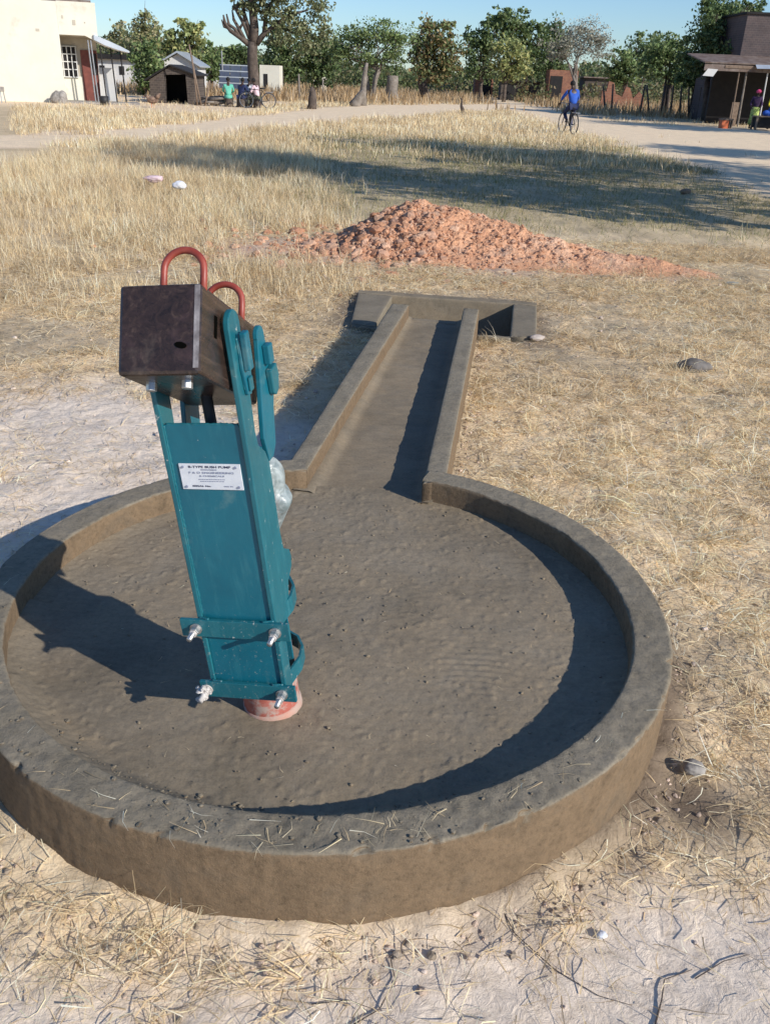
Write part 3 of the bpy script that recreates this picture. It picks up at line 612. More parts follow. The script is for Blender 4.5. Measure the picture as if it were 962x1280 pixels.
def rock(name, loc, dims, label, cat='stone', m=None, seed=0, rz=0):
    bm = bmesh.new(); bmesh.ops.create_icosphere(bm, subdivisions=4, radius=1)
    for v_ in bm.verts:
        c = v_.co; n_ = float(fbm(np.array([c.x*1.1+seed]), np.array([c.y*1.1]), np.array([c.z*1.1]), 3, seed)[0])-.5
        v_.co = Vector((c.x*dims[0], c.y*dims[1], c.z*dims[2]))*(1+n_*.8)
    me = bpy.data.meshes.new(name); bm.to_mesh(me); bm.free(); me.shade_smooth(); me.materials.append(m or M['stone'])
    o = bpy.data.objects.new(name, me); COL.objects.link(o); o.location = loc; o.rotation_euler = (0, 0, rz); return tag(o, label, cat)
rock('stone', (.83, 1.79, .015), (.030, .023, .019), 'smooth grey pebble on dark damp soil right of the basin', seed=3)
rock('stone', (1.92, 5.5, .02), (.10, .06, .045), 'dark flat rock half hidden in the straw right of the drain', m=simple('dark_rock', (.08, .07, .06), (.2, .18, .16), 12, .9, .6, 50), seed=8)
rock('stone', (4.81, 15.86, .05), (.09, .07, .05), 'brown lump of earth in the grass at the edge of the tree shade', m=M['plank'], seed=12)
rock('stone', (-1.12, 4.62, .02), (.055, .045, .045), 'whitish stone on pale soil behind the pump', seed=15, m=simple('pale_rock', (.3, .24, .22), (.55, .5, .47), 9, .9, .5, 50))
rock('stone', (.985, 6.0, .03), (.05, .03, .02), 'small pale brick chip beside the right corner of the pit', 'brick chip', seed=17, m=simple('chip', (.4, .33, .28), (.5, .43, .37), 9, .9, .5, 50))
rock('paper_scrap', (-2.96, 12.61, .17), (.09, .07, .06), 'crumpled white paper scrap caught in the tall dry grass', 'litter', m=M['whitecloth'], seed=21)
rock('paper_scrap', (-3.48, 13.3, .17), (.13, .07, .05), 'pale pink rag lying in the tall dry grass', 'litter', m=M['pinkcloth'], seed=22)
rock('paper_scrap', (3.1, 8.32, .01), (.07, .04, .012), 'pale green plastic scrap beyond the right end of the red heap', 'litter', m=M['plastic'], seed=23)
rock('foil_scrap', (.49, 1.28, .006), (.013, .010, .006), 'tiny shiny foil scrap on the bare soil below the basin', 'litter', m=M['whitecloth'], seed=24)
# bits of straw fallen on the mortar
k = 80; a = RNG.normal(-PI/2-.1, .6, k); rr_ = RNG.uniform(.93, .995, k); x = CX+rr_*np.cos(a); y = CY+rr_*np.sin(a)
blades('straw_bits', x, y, RNG.uniform(.015, .07, k), RNG.uniform(.001, .0022, k), RNG.uniform(-.05, .15, k), RNG.uniform(-.1, .3, k), z0=np.where(rr_ > .905, HR+.004, HF+.03+.06*sm(.82, .9, rr_)), seg=2, label='bits of straw stuck on the near edge of the basin rim')
k = 130; a = RNG.uniform(0, 2*PI, k); rr_ = .8*np.sqrt(RNG.uniform(0, 1, k))
blades('floor_chaff', CX+rr_*np.cos(a), CY+rr_*np.sin(a), RNG.uniform(.006, .028, k), RNG.uniform(.0008, .0016, k), RNG.uniform(-.02, .1, k), RNG.uniform(0, .2, k), z0=np.full(k, HF+.004), seg=2, label='tiny chaff on the smooth floor of the basin')
# loose twigs and roots
def twig(pts, rad, label, group='dry twigs on the bare foreground soil'):
    P_ = []
    for (a, b) in pts: P_.append((a, b, float(ground_h(np.array([a]), np.array([b]))[0])+rad*1.2))
    o = MB().tube(P_, [.45*rad*(1-.6*i/len(P_)) for i in range(len(P_))], 6).build('twig', M['bark'], smooth=True); return tag(o, label, 'twig', group)
twig([(-.04, 1.05), (.03, 1.10), (.06, 1.16), (.05, 1.21)], .0035, 'forked dark twig at the bottom edge of the picture')
twig([(.28, 1.36), (.31, 1.28), (.38, 1.20), (.46, 1.15), (.52, 1.13)], .003, 'long thin curved root below the right side of the basin')
twig([(.55, 1.08), (.58, 1.14), (.60, 1.19), (.66, 1.21)], .004, 'dark bent twig in the lower right corner')
twig([(.66, 1.19), (.73, 1.23), (.79, 1.25)], .003, 'short straight twig in the lower right corner')
twig([(-.10, 1.10), (-.03, 1.115), (.02, 1.10)], .0025, 'short dark twig left of the forked twig')
# ------------------------------------------------------------------ bush pump
def rotm(yaw, lean, fwd):
    return Matrix.Rotation(yaw, 4, 'Z') @ Matrix.Rotation(lean, 4, 'Y') @ Matrix.Rotation(fwd, 4, 'X')
pump = empty('bush_pump', label='teal steel hand pump with dark hardwood block standing in the round basin', cat='hand pump')
PM = Matrix.Translation((-.291, 1.73, .117)) @ rotm(-.172, -.102, .059); pump.matrix_world = PM
def wloc(p): return PM @ Vector(p)
HU = .083
fp = MB().rng((-HU, 0, .118), (HU, .006, .834)).build('front_plate', M['teal'], pump, bevel=.0015)
MB().rng((-HU, .1, .118), (HU, .106, .74)).build('back_plate', M['teal'], pump, bevel=.0015)
def arc(cx, cy, r, a0, a1, n=8): return [(cx+r*math.cos(R(a0+(a1-a0)*k/n)), cy+r*math.sin(R(a0+(a1-a0)*k/n))) for k in range(n+1)]
side = [(-.006, .118), (-.006, 1.03)] + [(p[0], p[1]) for p in arc(.025, 1.034, .031, 180, 0)] + [(.056, .90), (.050, .80), (.056, .765), (.09, .735), (.106, .70), (.108, .52), (.115, .475), (.15, .452), (.158, .43), (.15, .405), (.115, .385), (.10, .345), (.045, .325), (.038, .118)]
for sgn in (1, -1):
    o = MB().prism(side, sgn*HU, sgn*(HU+.012), 0).build('side_channel', M['teal_dusty'], pump, bevel=.002)
    rear = [(.112, .70), (.098, .76), (.106, .80), (.145, .965)] + arc(.166, .968, .022, 180, 20, 6) + [(.192, .945), (.208, .935), (.214, .90), (.206, .845), (.186, .80), (.166, .72), (.14, .70)]
    MB().prism(rear, sgn*HU, sgn*(HU+.011), 0).build('rear_upright', M['teal'], pump, bevel=.002)
    h = HU+.012
    br = [(.016, .945), (.022, 1.018), (.056, 1.012), (.062, .96), (.058, .92), (.044, .885), (.024, .89)]
    MB().prism(br, sgn*h, sgn*(h+.008), 0).build('pivot_bracket', M['teal'], pump, bevel=.002)
    MB().rng((min(sgn*(h+.008), sgn*(h+.022)), .018, .942), (max(sgn*(h+.008), sgn*(h+.022)), .042, 1.020)).build('pivot_lug', M['teal'], pump, bevel=.003)
    MB().rng((min(sgn*(h+.008), sgn*(h+.014)), .028, .895), (max(sgn*(h+.008), sgn*(h+.014)), .048, .925)).build('pivot_lug', M['teal_dusty'], pump, bevel=.003)
    h2 = HU+.011
    MB().rng((min(sgn*h2, sgn*(h2+.016)), .160, .905), (max(sgn*h2, sgn*(h2+.016)), .188, .948)).build('pivot_lug', M['teal'], pump, bevel=.003)
    MB().prism([(.166, .838), (.160, .893), (.203, .897), (.210, .868), (.198, .838), (.18, .83)], sgn*h2, sgn*(h2+.014), 0).build('rear_boss', M['teal_dusty'], pump, bevel=.003)
def bead(p0, p1, r_=.0028, k=None):
    k = k or int((Vector(p1)-Vector(p0)).length/.004); P_ = [Vector(p0).lerp(Vector(p1), i/k)+Vector((random.uniform(-1, 1), random.uniform(-1, 1), random.uniform(-1, 1)))*.0006 for i in range(k+1)]
    MB().tube(P_, [r_*random.uniform(.7, 1.15) for _ in P_], 7).build('weld_bead', M['teal_dusty'], pump, smooth=True)
for s_ in (-1, 1): bead((s_*(HU-.0005), -.0005, .36), (s_*(HU-.0005), -.0005, .833))
bead((-HU+.004, .003, .8345), (HU-.004, .003, .8345), .0032)
for s_ in (-1, 1): bead((s_*(HU+.0135), .024, .90), (s_*(HU+.0135), .020, 1.01), .003)
for s_ in (-1, 1):
    bead((s_*(HU+.008), -.005, .353), (s_*(HU-.018), -.012, .3535), .003); bead((s_*(HU+.006), -.009, .171), (s_*(HU-.02), -.012, .1715), .003)
# plinth and red casing
MB().tube([(-.004, .128, -.05), (-.004, .128, .60)], .073, 36).build('casing_pipe', M['redpipe'], pump, smooth=True, bevel=.002)
MB().tube([(-.004, .128, -.03), (-.004, .128, .0), (-.004, .128, .006)], [.079, .077, .0732], 36).build('cement_collar', M['pinkmortar'], pump, smooth=True)
MB().tube([(-.0, .05, .6), (-.0, .05, .90)], .012, 12).build('pump_rod', M['black'], pump, smooth=True)  # rod coloured black to paint in the shadow it sits in
def clamp(v0, v1, uL, uR, b1, b2, front_mat, cement):
    vm = (v0+v1)/2
    MB().rng((uL, -.016, v0), (uR, -.0065, v1)).build('clamp_bar', front_mat, pump, bevel=.0012)
    path = [(.082, .0), (.084, .03), (.090, .065), (.097, .105), (.092, .15), (.07, .188), (.04, .208), (-.04, .208), (-.075, .19), (-.098, .15), (-.104, .105), (-.098, .065), (-.092, .03), (-.088, .0)]
    # smooth
    P_ = []
    for a, b in zip(path[:-1], path[1:]):
        for k in range(4): P_.append((a[0]+(b[0]-a[0])*k/4, a[1]+(b[1]-a[1])*k/4))
    P_.append(path[-1]); mb = MB(); n = len(P_); vs = []
    for i, p in enumerate(P_):
        t = Vector(P_[min(i+1, n-1)])-Vector(P_[max(i-1, 0)]); t.normalize(); nn = Vector((t.y, -t.x))*.0035
        for sg in (1, -1):
            for v_ in (v0+.002, v1-.002): vs.append((p[0]+nn.x*sg, p[1]+nn.y*sg, v_))
    fs = []
    for i in range(n-1):
        a = 4*i; b = 4*(i+1); fs += [(a, a+1, b+1, b), (a+2, b+2, b+3, a+3), (a+1, a+3, b+3, b+1), (a, b, b+2, a+2)]
    fs += [(0, 2, 3, 1), (4*(n-1), 4*(n-1)+1, 4*(n-1)+3, 4*(n-1)+2)]
    mb.add(vs, fs).build('clamp_strap', M['teal_dusty'], pump, bevel=.001)
    for bu, cem in ((b1, cement), (b2, False)):
        mt = M['cement_steel'] if cem else M['steel']
        bo = MB().tube([(bu, .02, vm), (bu, -.062, vm+.001)], .0062, 12).build('clamp_bolt', mt, pump, smooth=True)
        MB().tube([(bu, -.0165, vm), (bu, -.020, vm)], .0145, 20).build('washer', mt, bo)
        MB().tube([(bu, -.0203, vm), (bu, -.034, vm)], .0115, 6).build('hex_nut', mt, bo, bevel=.001)
        MB().tube([(bu, -.0343, vm), (bu, -.040, vm)], .0095, 6).build('lock_nut', M['cement_steel'], bo, bevel=.001)
        if cem:
            pts = [(bu-.022+.034*RNG.uniform(), -.022-.02*RNG.uniform(), vm-.014+.034*RNG.uniform()) for _ in range(16)]
            clod_cloud('cement_lump', np.array(pts), RNG.uniform(.004, .009, 16), M['cement_steel'], bo)
clamp(.305, .352, -.136, .127, -.098, .094, M['teal_dusty'], False)
clamp(.125, .170, -.120, .119, -.103, .086, M['teal_dusty'], True)
# nameplate
pl = MB().rng((-.066, -.0032, .687), (.070, -.0003, .747)).build('name_plate', M['plate'], pump, bevel=.0004)
for u, v_ in ((-.057, .740), (.060, .740), (-.056, .694), (.061, .694)):
    MB().tube([(u, -.0034, v_), (u, -.0056, v_)], .0027, 12).build('rivet', M['ink_faint'], pl)
def text(s_, u, v_, size, wdt, m):
    cu = bpy.data.curves.new('lettering', 'FONT'); cu.body = s_; cu.size = size; cu.align_x = 'CENTER'; cu.align_y = 'CENTER'; cu.extrude = .0002; cu.offset = .00012
    ob = bpy.data.objects.new('tmp', cu); COL.objects.link(ob); bpy.context.view_layer.update()
    me = bpy.data.meshes.new_from_object(ob.evaluated_get(bpy.context.evaluated_depsgraph_get())); bpy.data.objects.remove(ob)
    me.name = 'lettering'; xs_ = [v.co.x for v in me.vertices]; w = max(xs_)-min(xs_)
    me.transform(Matrix.Diagonal((wdt/w, 1, 1, 1))); me.materials.clear(); me.materials.append(m)
    o = bpy.data.objects.new('lettering', me); COL.objects.link(o); o.parent = pl; o.location = (u, -.0036, v_); o.rotation_euler = (R(90), 0, 0)
text('B-TYPE BUSH PUMP', .002, .7400, .0072, .094, M['ink']); text('MANUFACTURED BY', .0, .7335, .0035, .036, M['ink_faint'])
text('F & D ENGINEERING', .004, .7265, .0062, .100, M['ink_faint']); text('& CHEMICALS', .004, .7190, .0048, .056, M['ink_faint'])
mb = MB()
for (v_, a, b) in ((.7110, -.027, .032), (.7065, -.024, .028)):
    u = a
    while u < b: w = random.uniform(.002, .006); mb.rng((u, -.0036, v_-.0009), (u+w, -.0033, v_+.0009)); u += w+.0012
mb.build('faded_lines', M['ink_faint'], pl)
text('SERIAL No.', -.022, .6950, .0048, .042, M['ink']); text('002 01', .038, .6950, .0036, .02, M['ink_faint'])
# hardwood block
BA, BB = .544, -.036; D = Vector((math.sin(BB)*math.cos(BA), math.cos(BB)*math.cos(BA), -math.sin(BA))); X_ = Vector((math.cos(BB), -math.sin(BB), 0)); Z_ = X_.cross(D)
BM_ = Matrix(((X_.x, D.x, Z_.x, 0), (X_.y, D.y, Z_.y, -.103), (X_.z, D.z, Z_.z, 1.067), (0, 0, 0, 1)))
BW, BH, BL = .158, .168, .345
blk = MB().rng((-BW/2, 0, -BH/2), (BW/2, BL, BH/2)).build('wood_block', M['wood'], pump, bevel=.0075, seg=2); blk.matrix_local = BM_
def child(mb, name, m, **k): o = mb.build(name, m, blk, **k); return o
child(MB().add([(.043+.012*math.cos(2*PI*k/14), -.0012, -.030+.006*math.sin(2*PI*k/14)-.15*.012*math.cos(2*PI*k/14)) for k in range(14)], [tuple(range(14))]), 'bolt_hole', M['dark'])
child(MB().rng((BW/2-.004, .070, .0), (BW/2+.0012, .084, .042)), 'bolt_slot', M['dark'])
mchamf = simple('chamfer_glint', (.10, .085, .08), (.36, .33, .32), 26, .35, .3)
child(MB().add([(BW/2-.0115, -.0008, -BH/2+.012), (BW/2-.0008, -.0008, -BH/2+.012), (BW/2-.0008, -.0008, BH/2-.004), (BW/2-.0115, -.0008, BH/2-.004)], [(0, 1, 2, 3)]), 'edge_glint', mchamf)  # pale strip: the chamfer's reflection painted as colour
for (y_, lab) in ((.030, None), (.245, None)):
    pts = [(-.006, y_, BH/2-.03), (-.006, y_, BH/2+.030)] + [(.033-.039*math.cos(R(a)), y_, BH/2+.034+.037*math.sin(R(a))) for a in range(10, 175, 12)] + [(.072, y_, BH/2+.030), (.072, y_, BH/2-.03)]
    child(MB().tube(pts, .0068, 14), 'u_bolt', M['red'], smooth=True)
for u, y_, m_ in ((-.045, .075, 'steel'), (.035, .055, 'steel')):
    b_ = child(MB().tube([(u, y_, -BH/2+.005), (u, y_, -BH/2-.016)], .011, 6), 'underside_nut', M[m_], bevel=.002)
# spout of the pump and the plastic bag tied over it
MB().tube([(.0, .15, .56), (.03, .20, .575), (.055, .225, .565), (.06, .235, .53)], [.03, .03, .028, .028], 20).build('spout', M['teal'], pump, smooth=True)
def bag():
    secs = [((.020, .19, .678), .014), ((.024, .19, .670), .034), ((.030, .195, .652), .050), ((.036, .20, .628), .054), ((.040, .20, .606), .050), ((.044, .20, .592), .041), ((.052, .20, .578), .046), ((.058, .20, .560), .049), ((.056, .20, .540), .043), ((.050, .20, .515), .030), ((.044, .20, .490), .020), ((.040, .20, .468), .013), ((.038, .20, .458), .005)]
    na, vs, fs = 48, [], []
    for i, (c, r_) in enumerate(secs):
        for k in range(na):
            a = 2*PI*k/na; f = 1+.07*math.sin(3*a+i*.5)+.03*math.sin(7*a-i*.9)
            f *= 1+.22*(float(fbm(np.array([math.cos(a)*2+i*.5]), np.array([math.sin(a)*2]), 0, 3, 77)[0])-.5)
            p = Vector(c)+Vector((math.cos(a)*r_*f, math.sin(a)*r_*f*.9, .006*math.sin(2*a+i))); vs.append(wloc(p))
    for i in range(len(secs)-1):
        for k in range(na): fs.append((i*na+k, i*na+(k+1) % na, (i+1)*na+(k+1) % na, (i+1)*na+k))
    fs += [tuple(range(na)), tuple((len(secs)-1)*na+k for k in range(na))]
    o = MB().add(vs, fs).build('plastic_bag', M['plastic'], smooth=True); sd = o.modifiers.new('sub', 'SUBSURF'); sd.levels = sd.render_levels = 2
    tag(o, 'crumpled translucent plastic bag tied over the pump spout', 'plastic bag')
bag()

# ------------------------------------------------------------------ trees
LEAF = {'dark': [(.075, .11, .04), (.10, .14, .05), (.14, .17, .07), (.055, .085, .035)],
        'mid': [(.10, .15, .05), (.14, .19, .07), (.18, .21, .085), (.08, .115, .045)],
        'olive': [(.17, .18, .08), (.22, .21, .10), (.13, .15, .07), (.25, .22, .12)],
        'brown': [(.19, .15, .07), (.22, .15, .07), (.11, .14, .05), (.15, .16, .065), (.08, .11, .045)],
        'gold': [(.26, .27, .10), (.32, .30, .12), (.18, .21, .08), (.13, .16, .06)],
        'bush': [(.13, .15, .07), (.17, .18, .09), (.10, .12, .055), (.20, .20, .11)],
        'grey': [(.20, .20, .15), (.26, .25, .19), (.16, .165, .12), (.3, .27, .21)]}
def leaf_mesh(name, C, size, pal, parent, shade):
    n = len(C); a = RNG.normal(0, 1, (n, 3)); a /= np.linalg.norm(a, axis=1)[:, None]; b = RNG.normal(0, 1, (n, 3)); b -= a*(a*b).sum(1)[:, None]; b /= np.linalg.norm(b, axis=1)[:, None]
    s = size*RNG.uniform(.55, 1.3, n)[:, None]
    s = s*.8
    v = np.stack([C-a*s*.5, C-b*s*.28+a*s*.02, C+a*s*.5, C+b*s*.28], 1).reshape(-1, 3)
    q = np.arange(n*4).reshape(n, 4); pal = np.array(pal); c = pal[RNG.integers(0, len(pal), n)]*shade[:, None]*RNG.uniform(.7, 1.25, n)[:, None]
    return npmesh(name, v, q, M['leaf'], parent, cols=np.repeat(np.clip(c, .004, .6), 4, 0), smooth=False)
def tree(name, label, base, lobes, leaf=.3, n=1500, pal='mid', trunk=.2, bark='bark', group=None, stems=1, lean=0, fork=None, limbs=True, cat='tree', hollow=.35, clump=.22):
    """base: ground point; lobes: (dx, dy, z, rx, ry, rz) round the base"""
    t = empty(name, base, 0, label, cat, group); rd = random.Random(hash(label) % 9999 if False else len(label)*31+int(abs(base[0])*10))
    more = []                                                    # smaller boughs breaking the outline of each lobe
    for l in lobes:
        for _ in range(5):
            d = RNG.normal(0, 1, 3); d[2] = d[2]*.8+.15; d /= np.linalg.norm(d); f = RNG.uniform(.26, .5); o_ = RNG.uniform(.75, 1.15)
            more.append((l[0]+d[0]*l[3]*o_, l[1]+d[1]*l[4]*o_, l[2]+d[2]*l[5]*o_, l[3]*f, l[4]*f, l[5]*f*.8))
    core = list(lobes); lobes = [(l[0], l[1], l[2], l[3]*.86, l[4]*.86, l[5]*.86) for l in lobes] + more
    vol = [l[3]*l[4]*l[5] for l in lobes]; tot = sum(v**.67 for v in vol); Cs = []
    for l, v in zip(lobes, vol):
        k = int(n*1.5*v**.67/tot); nc = max(6, k//16)
        d = RNG.normal(0, 1, (nc, 3)); d /= np.linalg.norm(d, axis=1)[:, None]; r_ = RNG.uniform(hollow, 1.04, nc)**.6
        cc = d*r_[:, None]*(1+.28*RNG.normal(0, 1, (nc, 1)))
        cc = cc*np.array(l[3:6]) + np.array(l[0:3])
        j = RNG.integers(0, nc, k); cs = max(l[3], l[5])*clump
        Cs.append(cc[j] + RNG.normal(0, 1, (k, 3))*cs*np.array([1, 1, .6]))
    C = np.vstack(Cs); C = C[C[:, 2] > .12]
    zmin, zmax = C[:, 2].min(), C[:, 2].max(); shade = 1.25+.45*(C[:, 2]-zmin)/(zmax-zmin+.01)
    lobes = core
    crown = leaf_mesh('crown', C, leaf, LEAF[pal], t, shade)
    mb = MB(); zc = min(l[2]-l[5]*.5 for l in lobes); fk = fork or max(.4, zc*.75)
    for s in range(stems):
        off = (rd.uniform(-.5, .5)*trunk*4*(stems > 1), rd.uniform(-.3, .3)*(stems > 1)); lx = lean+rd.uniform(-.25, .25)*(stems > 1)
        top = Vector((off[0]+lx*fk+rd.uniform(-.1, .1), off[1], fk))
        mb.tube([(off[0], off[1], -.2), (off[0]*1.05+lx*fk*.3, off[1], fk*.35), (off[0]+lx*fk*.65, off[1], fk*.7), top], [trunk*1.25, trunk, trunk*.85, trunk*.72], 10)
        if limbs:
            for l in lobes:
                if stems > 1 and rd.random() < .4: continue
                e = Vector(l[0:3]); e.z += l[5]*.2; mid = top.lerp(e, .5)+Vector((rd.uniform(-.3, .3), rd.uniform(-.3, .3), rd.uniform(-.1, .3)))*l[3]*.5
                mb.tube([top-Vector((0, 0, .1)), top.lerp(mid, .5), mid, e], [trunk*.6, trunk*.45, trunk*.3, trunk*.12], 7)
                for k in range(4):
                    dv = Vector((rd.gauss(0, 1), rd.gauss(0, 1), rd.gauss(0, .8))).normalized(); ee = e+Vector((dv.x*l[3], dv.y*l[4], dv.z*l[5]))*1.05
                    mb.tube([mid.lerp(e, rd.random()), mid.lerp(ee, .6), ee], [trunk*.2, trunk*.13, trunk*.05], 5)
    mb.build('trunk', M[bark], t, smooth=True)
    return t
def ptree(name, label, bx, by, Y, lobes, **k):
    """lobes given as picture ellipses (cx, cy, rx, ry) standing at distance Y; the foot is on the ground there"""
    b = far(bx, by, Y); b.z = 0; L_ = []
    sc = Y*math.cos(PITCH)/F_PX
    for l in lobes:
        c = far(l[0], l[1], Y+(l[4] if len(l) > 4 else 0)*1.0); L_.append((c.x-b.x, (l[4] if len(l) > 4 else 0), c.z, l[2]*sc*1.13, l[2]*sc, l[3]*sc*1.05))
    return tree(name, label, b, L_, **k)
G_ = 'trees along the far edge of the field'
ptree('far_tree', 'dull grey-green tree top above the long white building', 150, 100, 84, [(150, 62, 22, 24), (166, 78, 18, 20)], leaf=.42, n=1500, pal='olive', group=G_)
ptree('far_tree', 'tall narrow dark tree behind the white building', 178, 100, 80, [(177, 28, 9, 22), (180, 58, 12, 26), (172, 84, 12, 18)], leaf=.36, n=1800, pal='olive', group=G_)
ptree('far_tree', 'slim pointed tree right of the tall narrow tree', 194, 100, 82, [(193, 42, 6, 18), (195, 70, 9, 22)], leaf=.36, n=900, pal='olive', group=G_)
ptree('far_tree', 'dense dark bush tree left of the dark brick kiosk', 186, 122, 58, [(186, 76, 17, 22), (178, 98, 13, 16), (198, 96, 12, 16)], leaf=.28, n=2200, pal='mid', group=G_)
ptree('far_tree', 'bright leafy tree rising behind the dark brick kiosk', 232, 110, 66, [(236, 38, 14, 14), (222, 52, 14, 14), (243, 56, 12, 16), (215, 66, 10, 10)], leaf=.36, n=1500, pal='gold', group=G_, trunk=.14)
ptree('far_tree', 'green bush right of the white gabled hut', 264, 102, 68, [(262, 76, 13, 17), (250, 86, 10, 14), (274, 88, 9, 11)], leaf=.30, n=1700, pal='mid', group=G_)
ptree('far_tree', 'low dark tree behind the solar panels', 295, 104, 95, [(292, 74, 17, 13), (308, 72, 14, 14)], leaf=.45, n=1200, pal='dark', group=G_)
ptree('far_tree', 'dark tree right behind the big trunk', 352, 108, 82, [(345, 68, 18, 20), (362, 58, 18, 22), (350, 90, 18, 14)], leaf=.4, n=2400, pal='dark', group=G_)
ptree('far_tree', 'dark olive tree left of the flat-topped acacia', 395, 112, 84, [(388, 70, 20, 22), (408, 62, 18, 22), (400, 92, 18, 14)], leaf=.4, n=2600, pal='dark', group=G_)
ptree('acacia_tree', 'spreading flat-topped acacia with several bare stems', 462, 122, 68, [(440, 50, 22, 15), (468, 40, 26, 13), (495, 52, 22, 15), (455, 70, 22, 12), (488, 74, 18, 12), (430, 70, 12, 14)], leaf=.24, n=5200, pal='mid', trunk=.13, bark='greybark', stems=5, fork=2.0, cat='tree')
ptree('far_tree', 'rounded brownish mango tree left of the road', 528, 118, 78, [(545, 46, 20, 20), (530, 66, 17, 22), (560, 68, 16, 22), (545, 88, 22, 15)], leaf=.36, n=4200, pal='brown', group=G_, trunk=.3, stems=2)
ptree('far_tree', 'tall dark tree left of the yellowish tree', 600, 116, 92, [(594, 62, 14, 22), (612, 48, 16, 20), (632, 34, 17, 18), (600, 86, 16, 14)], leaf=.42, n=3200, pal='dark', group=G_)
ptree('far_tree', 'tall dense green tree above the yellowish tree', 655, 112, 94, [(628, 30, 14, 14), (652, 38, 20, 18), (672, 52, 16, 20), (665, 80, 18, 20)], leaf=.42, n=3000, pal='dark', group=G_)
ptree('far_tree', 'yellow-green tree in front of the small dark kiosk', 630, 118, 84, [(634, 58, 16, 12), (624, 74, 14, 12), (650, 76, 14, 13), (640, 90, 18, 9)], leaf=.34, n=2400, pal='gold', group=G_, trunk=.16)
ptree('far_tree', 'dark green tree left of the red brick house', 682, 112, 96, [(690, 46, 16, 18), (684, 76, 16, 22), (700, 60, 14, 18)], leaf=.42, n=2200, pal='dark', group=G_)
ptree('far_tree', 'grey-leaved half-bare tree behind the cyclist', 722, 120, 74, [(712, 44, 20, 16), (738, 38, 20, 14), (722, 62, 28, 14), (752, 56, 14, 14), (700, 64, 12, 12)], leaf=.20, n=3600, pal='grey', group=G_, trunk=.14, bark='greybark', stems=2, fork=2.2)
ptree('far_tree', 'round green bush tree right of the cyclist', 782, 116, 76, [(776, 76, 15, 14), (790, 90, 14, 16), (770, 94, 12, 12)], leaf=.32, n=2200, pal='mid', group=G_)
ptree('far_tree', 'dark tree crown behind the round green bush tree', 800, 112, 96, [(795, 62, 17, 14), (818, 60, 18, 16), (812, 82, 22, 18)], leaf=.42, n=2400, pal='dark', group=G_)
ptree('far_tree', 'multi-stemmed green tree standing by the pole fence', 832, 130, 66, [(830, 58, 20, 14), (846, 72, 18, 16), (818, 84, 16, 14), (850, 92, 15, 12)], leaf=.28, n=3000, pal='mid', group=G_, stems=4, trunk=.1, fork=2.2)
ptree('shade_tree', 'big dark glossy tree standing over the shop roof', 884, 144, 55, [(905, 16, 24, 18, 2), (888, 34, 22, 18, 1), (918, 44, 20, 20, 2), (880, 62, 26, 16), (905, 70, 26, 16), (868, 84, 18, 12), (930, 18, 18, 16, 5)], leaf=.26, n=7500, pal='dark', trunk=.2, stems=2, fork=2.2)
ptree('far_tree', 'thin young tree left of the shop verandah posts', 862, 138, 60, [(866, 82, 12, 10), (856, 96, 12, 10), (872, 100, 10, 8)], leaf=.26, n=1200, pal='mid', group=G_, trunk=.08, stems=3)
# far wood that fills the gaps: nobody could count it
k = 80000; y = RNG.uniform(112, 150, k); a = RNG.uniform(-.62, .62, k); x = a*y
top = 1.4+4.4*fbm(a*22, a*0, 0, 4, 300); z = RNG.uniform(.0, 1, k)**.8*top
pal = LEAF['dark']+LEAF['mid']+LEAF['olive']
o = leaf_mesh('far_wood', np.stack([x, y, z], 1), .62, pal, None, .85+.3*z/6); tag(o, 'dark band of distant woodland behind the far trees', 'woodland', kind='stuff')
k = 9000; y = RNG.uniform(84, 108, k); x = RNG.uniform(2, 30, k); z = RNG.uniform(0, 1, k)*(.3+2.2*fbm(x*.5, y*.1, 0, 3, 310)); g = ((x > 10) | (y > 98)) & ~((x > 13.2) & (x < 16) & (y < 94))
o = leaf_mesh('undergrowth', np.stack([x, y, z], 1)[g], .4, LEAF['olive']+LEAF['brown'], None, np.full(g.sum(), .9)); tag(o, 'low olive and brown undergrowth between the ruins and the trees', 'undergrowth', kind='stuff')

# big tree on the left: thick dark trunk, lopped curling limbs, crown reaching right
bt = ptree('lopped_tree', 'big old tree with curled lopped limbs above the seated group', 319, 131, 50, [(300, 6, 10, 9), (322, 12, 10, 9), (308, -8, 16, 9), (340, 26, 10, 12), (372, 30, 18, 18), (398, 14, 16, 14), (352, 48, 14, 14), (385, 52, 14, 18), (345, 12, 18, 12), (405, 38, 9, 18), (330, -8, 24, 10), (362, -6, 26, 12), (318, 4, 8, 6)], leaf=.22, n=5200, pal='bush', trunk=.30, fork=2.0, limbs=False)
b0 = bt.location; P = lambda x, y, dy=0: far(x, y, 50+dy)-b0
mb = MB()
mb.tube([P(319, 134), P(318, 110), P(316, 85), P(315, 66), P(316, 52)], [.40, .30, .27, .25, .25], 14)
mb.tube([P(316, 56), P(318, 35), P(316, 15), P(312, -10)], [0.25, 0.22, 0.20, 0.17], 10)
mb.tube([P(313, 56), P(300, 46), P(288, 38), P(281, 28), P(279, 18)], [0.158, 0.122, 0.101, 0.086, 0.036], 9)
mb.tube([P(300, 46), P(294, 36), P(286, 30), P(283, 17)], [0.101, 0.079, 0.072, 0.036], 8)
mb.tube([P(306, 50), P(299, 36), P(292, 24), P(290, 12)], [0.101, 0.086, 0.072, 0.029], 8)
mb.tube([P(312, 48), P(304, 28), P(296, 14), P(297, 2)], [0.101, 0.086, 0.072, 0.036], 8)
mb.tube([P(314, 44), P(307, 22), P(302, 5), P(304, -6)], [0.101, 0.086, 0.072, 0.036], 8)
mb.tube([P(320, 54), P(330, 42), P(345, 30), P(362, 18), P(385, 12)], [0.173, 0.130, 0.108, 0.079, 0.036], 9)
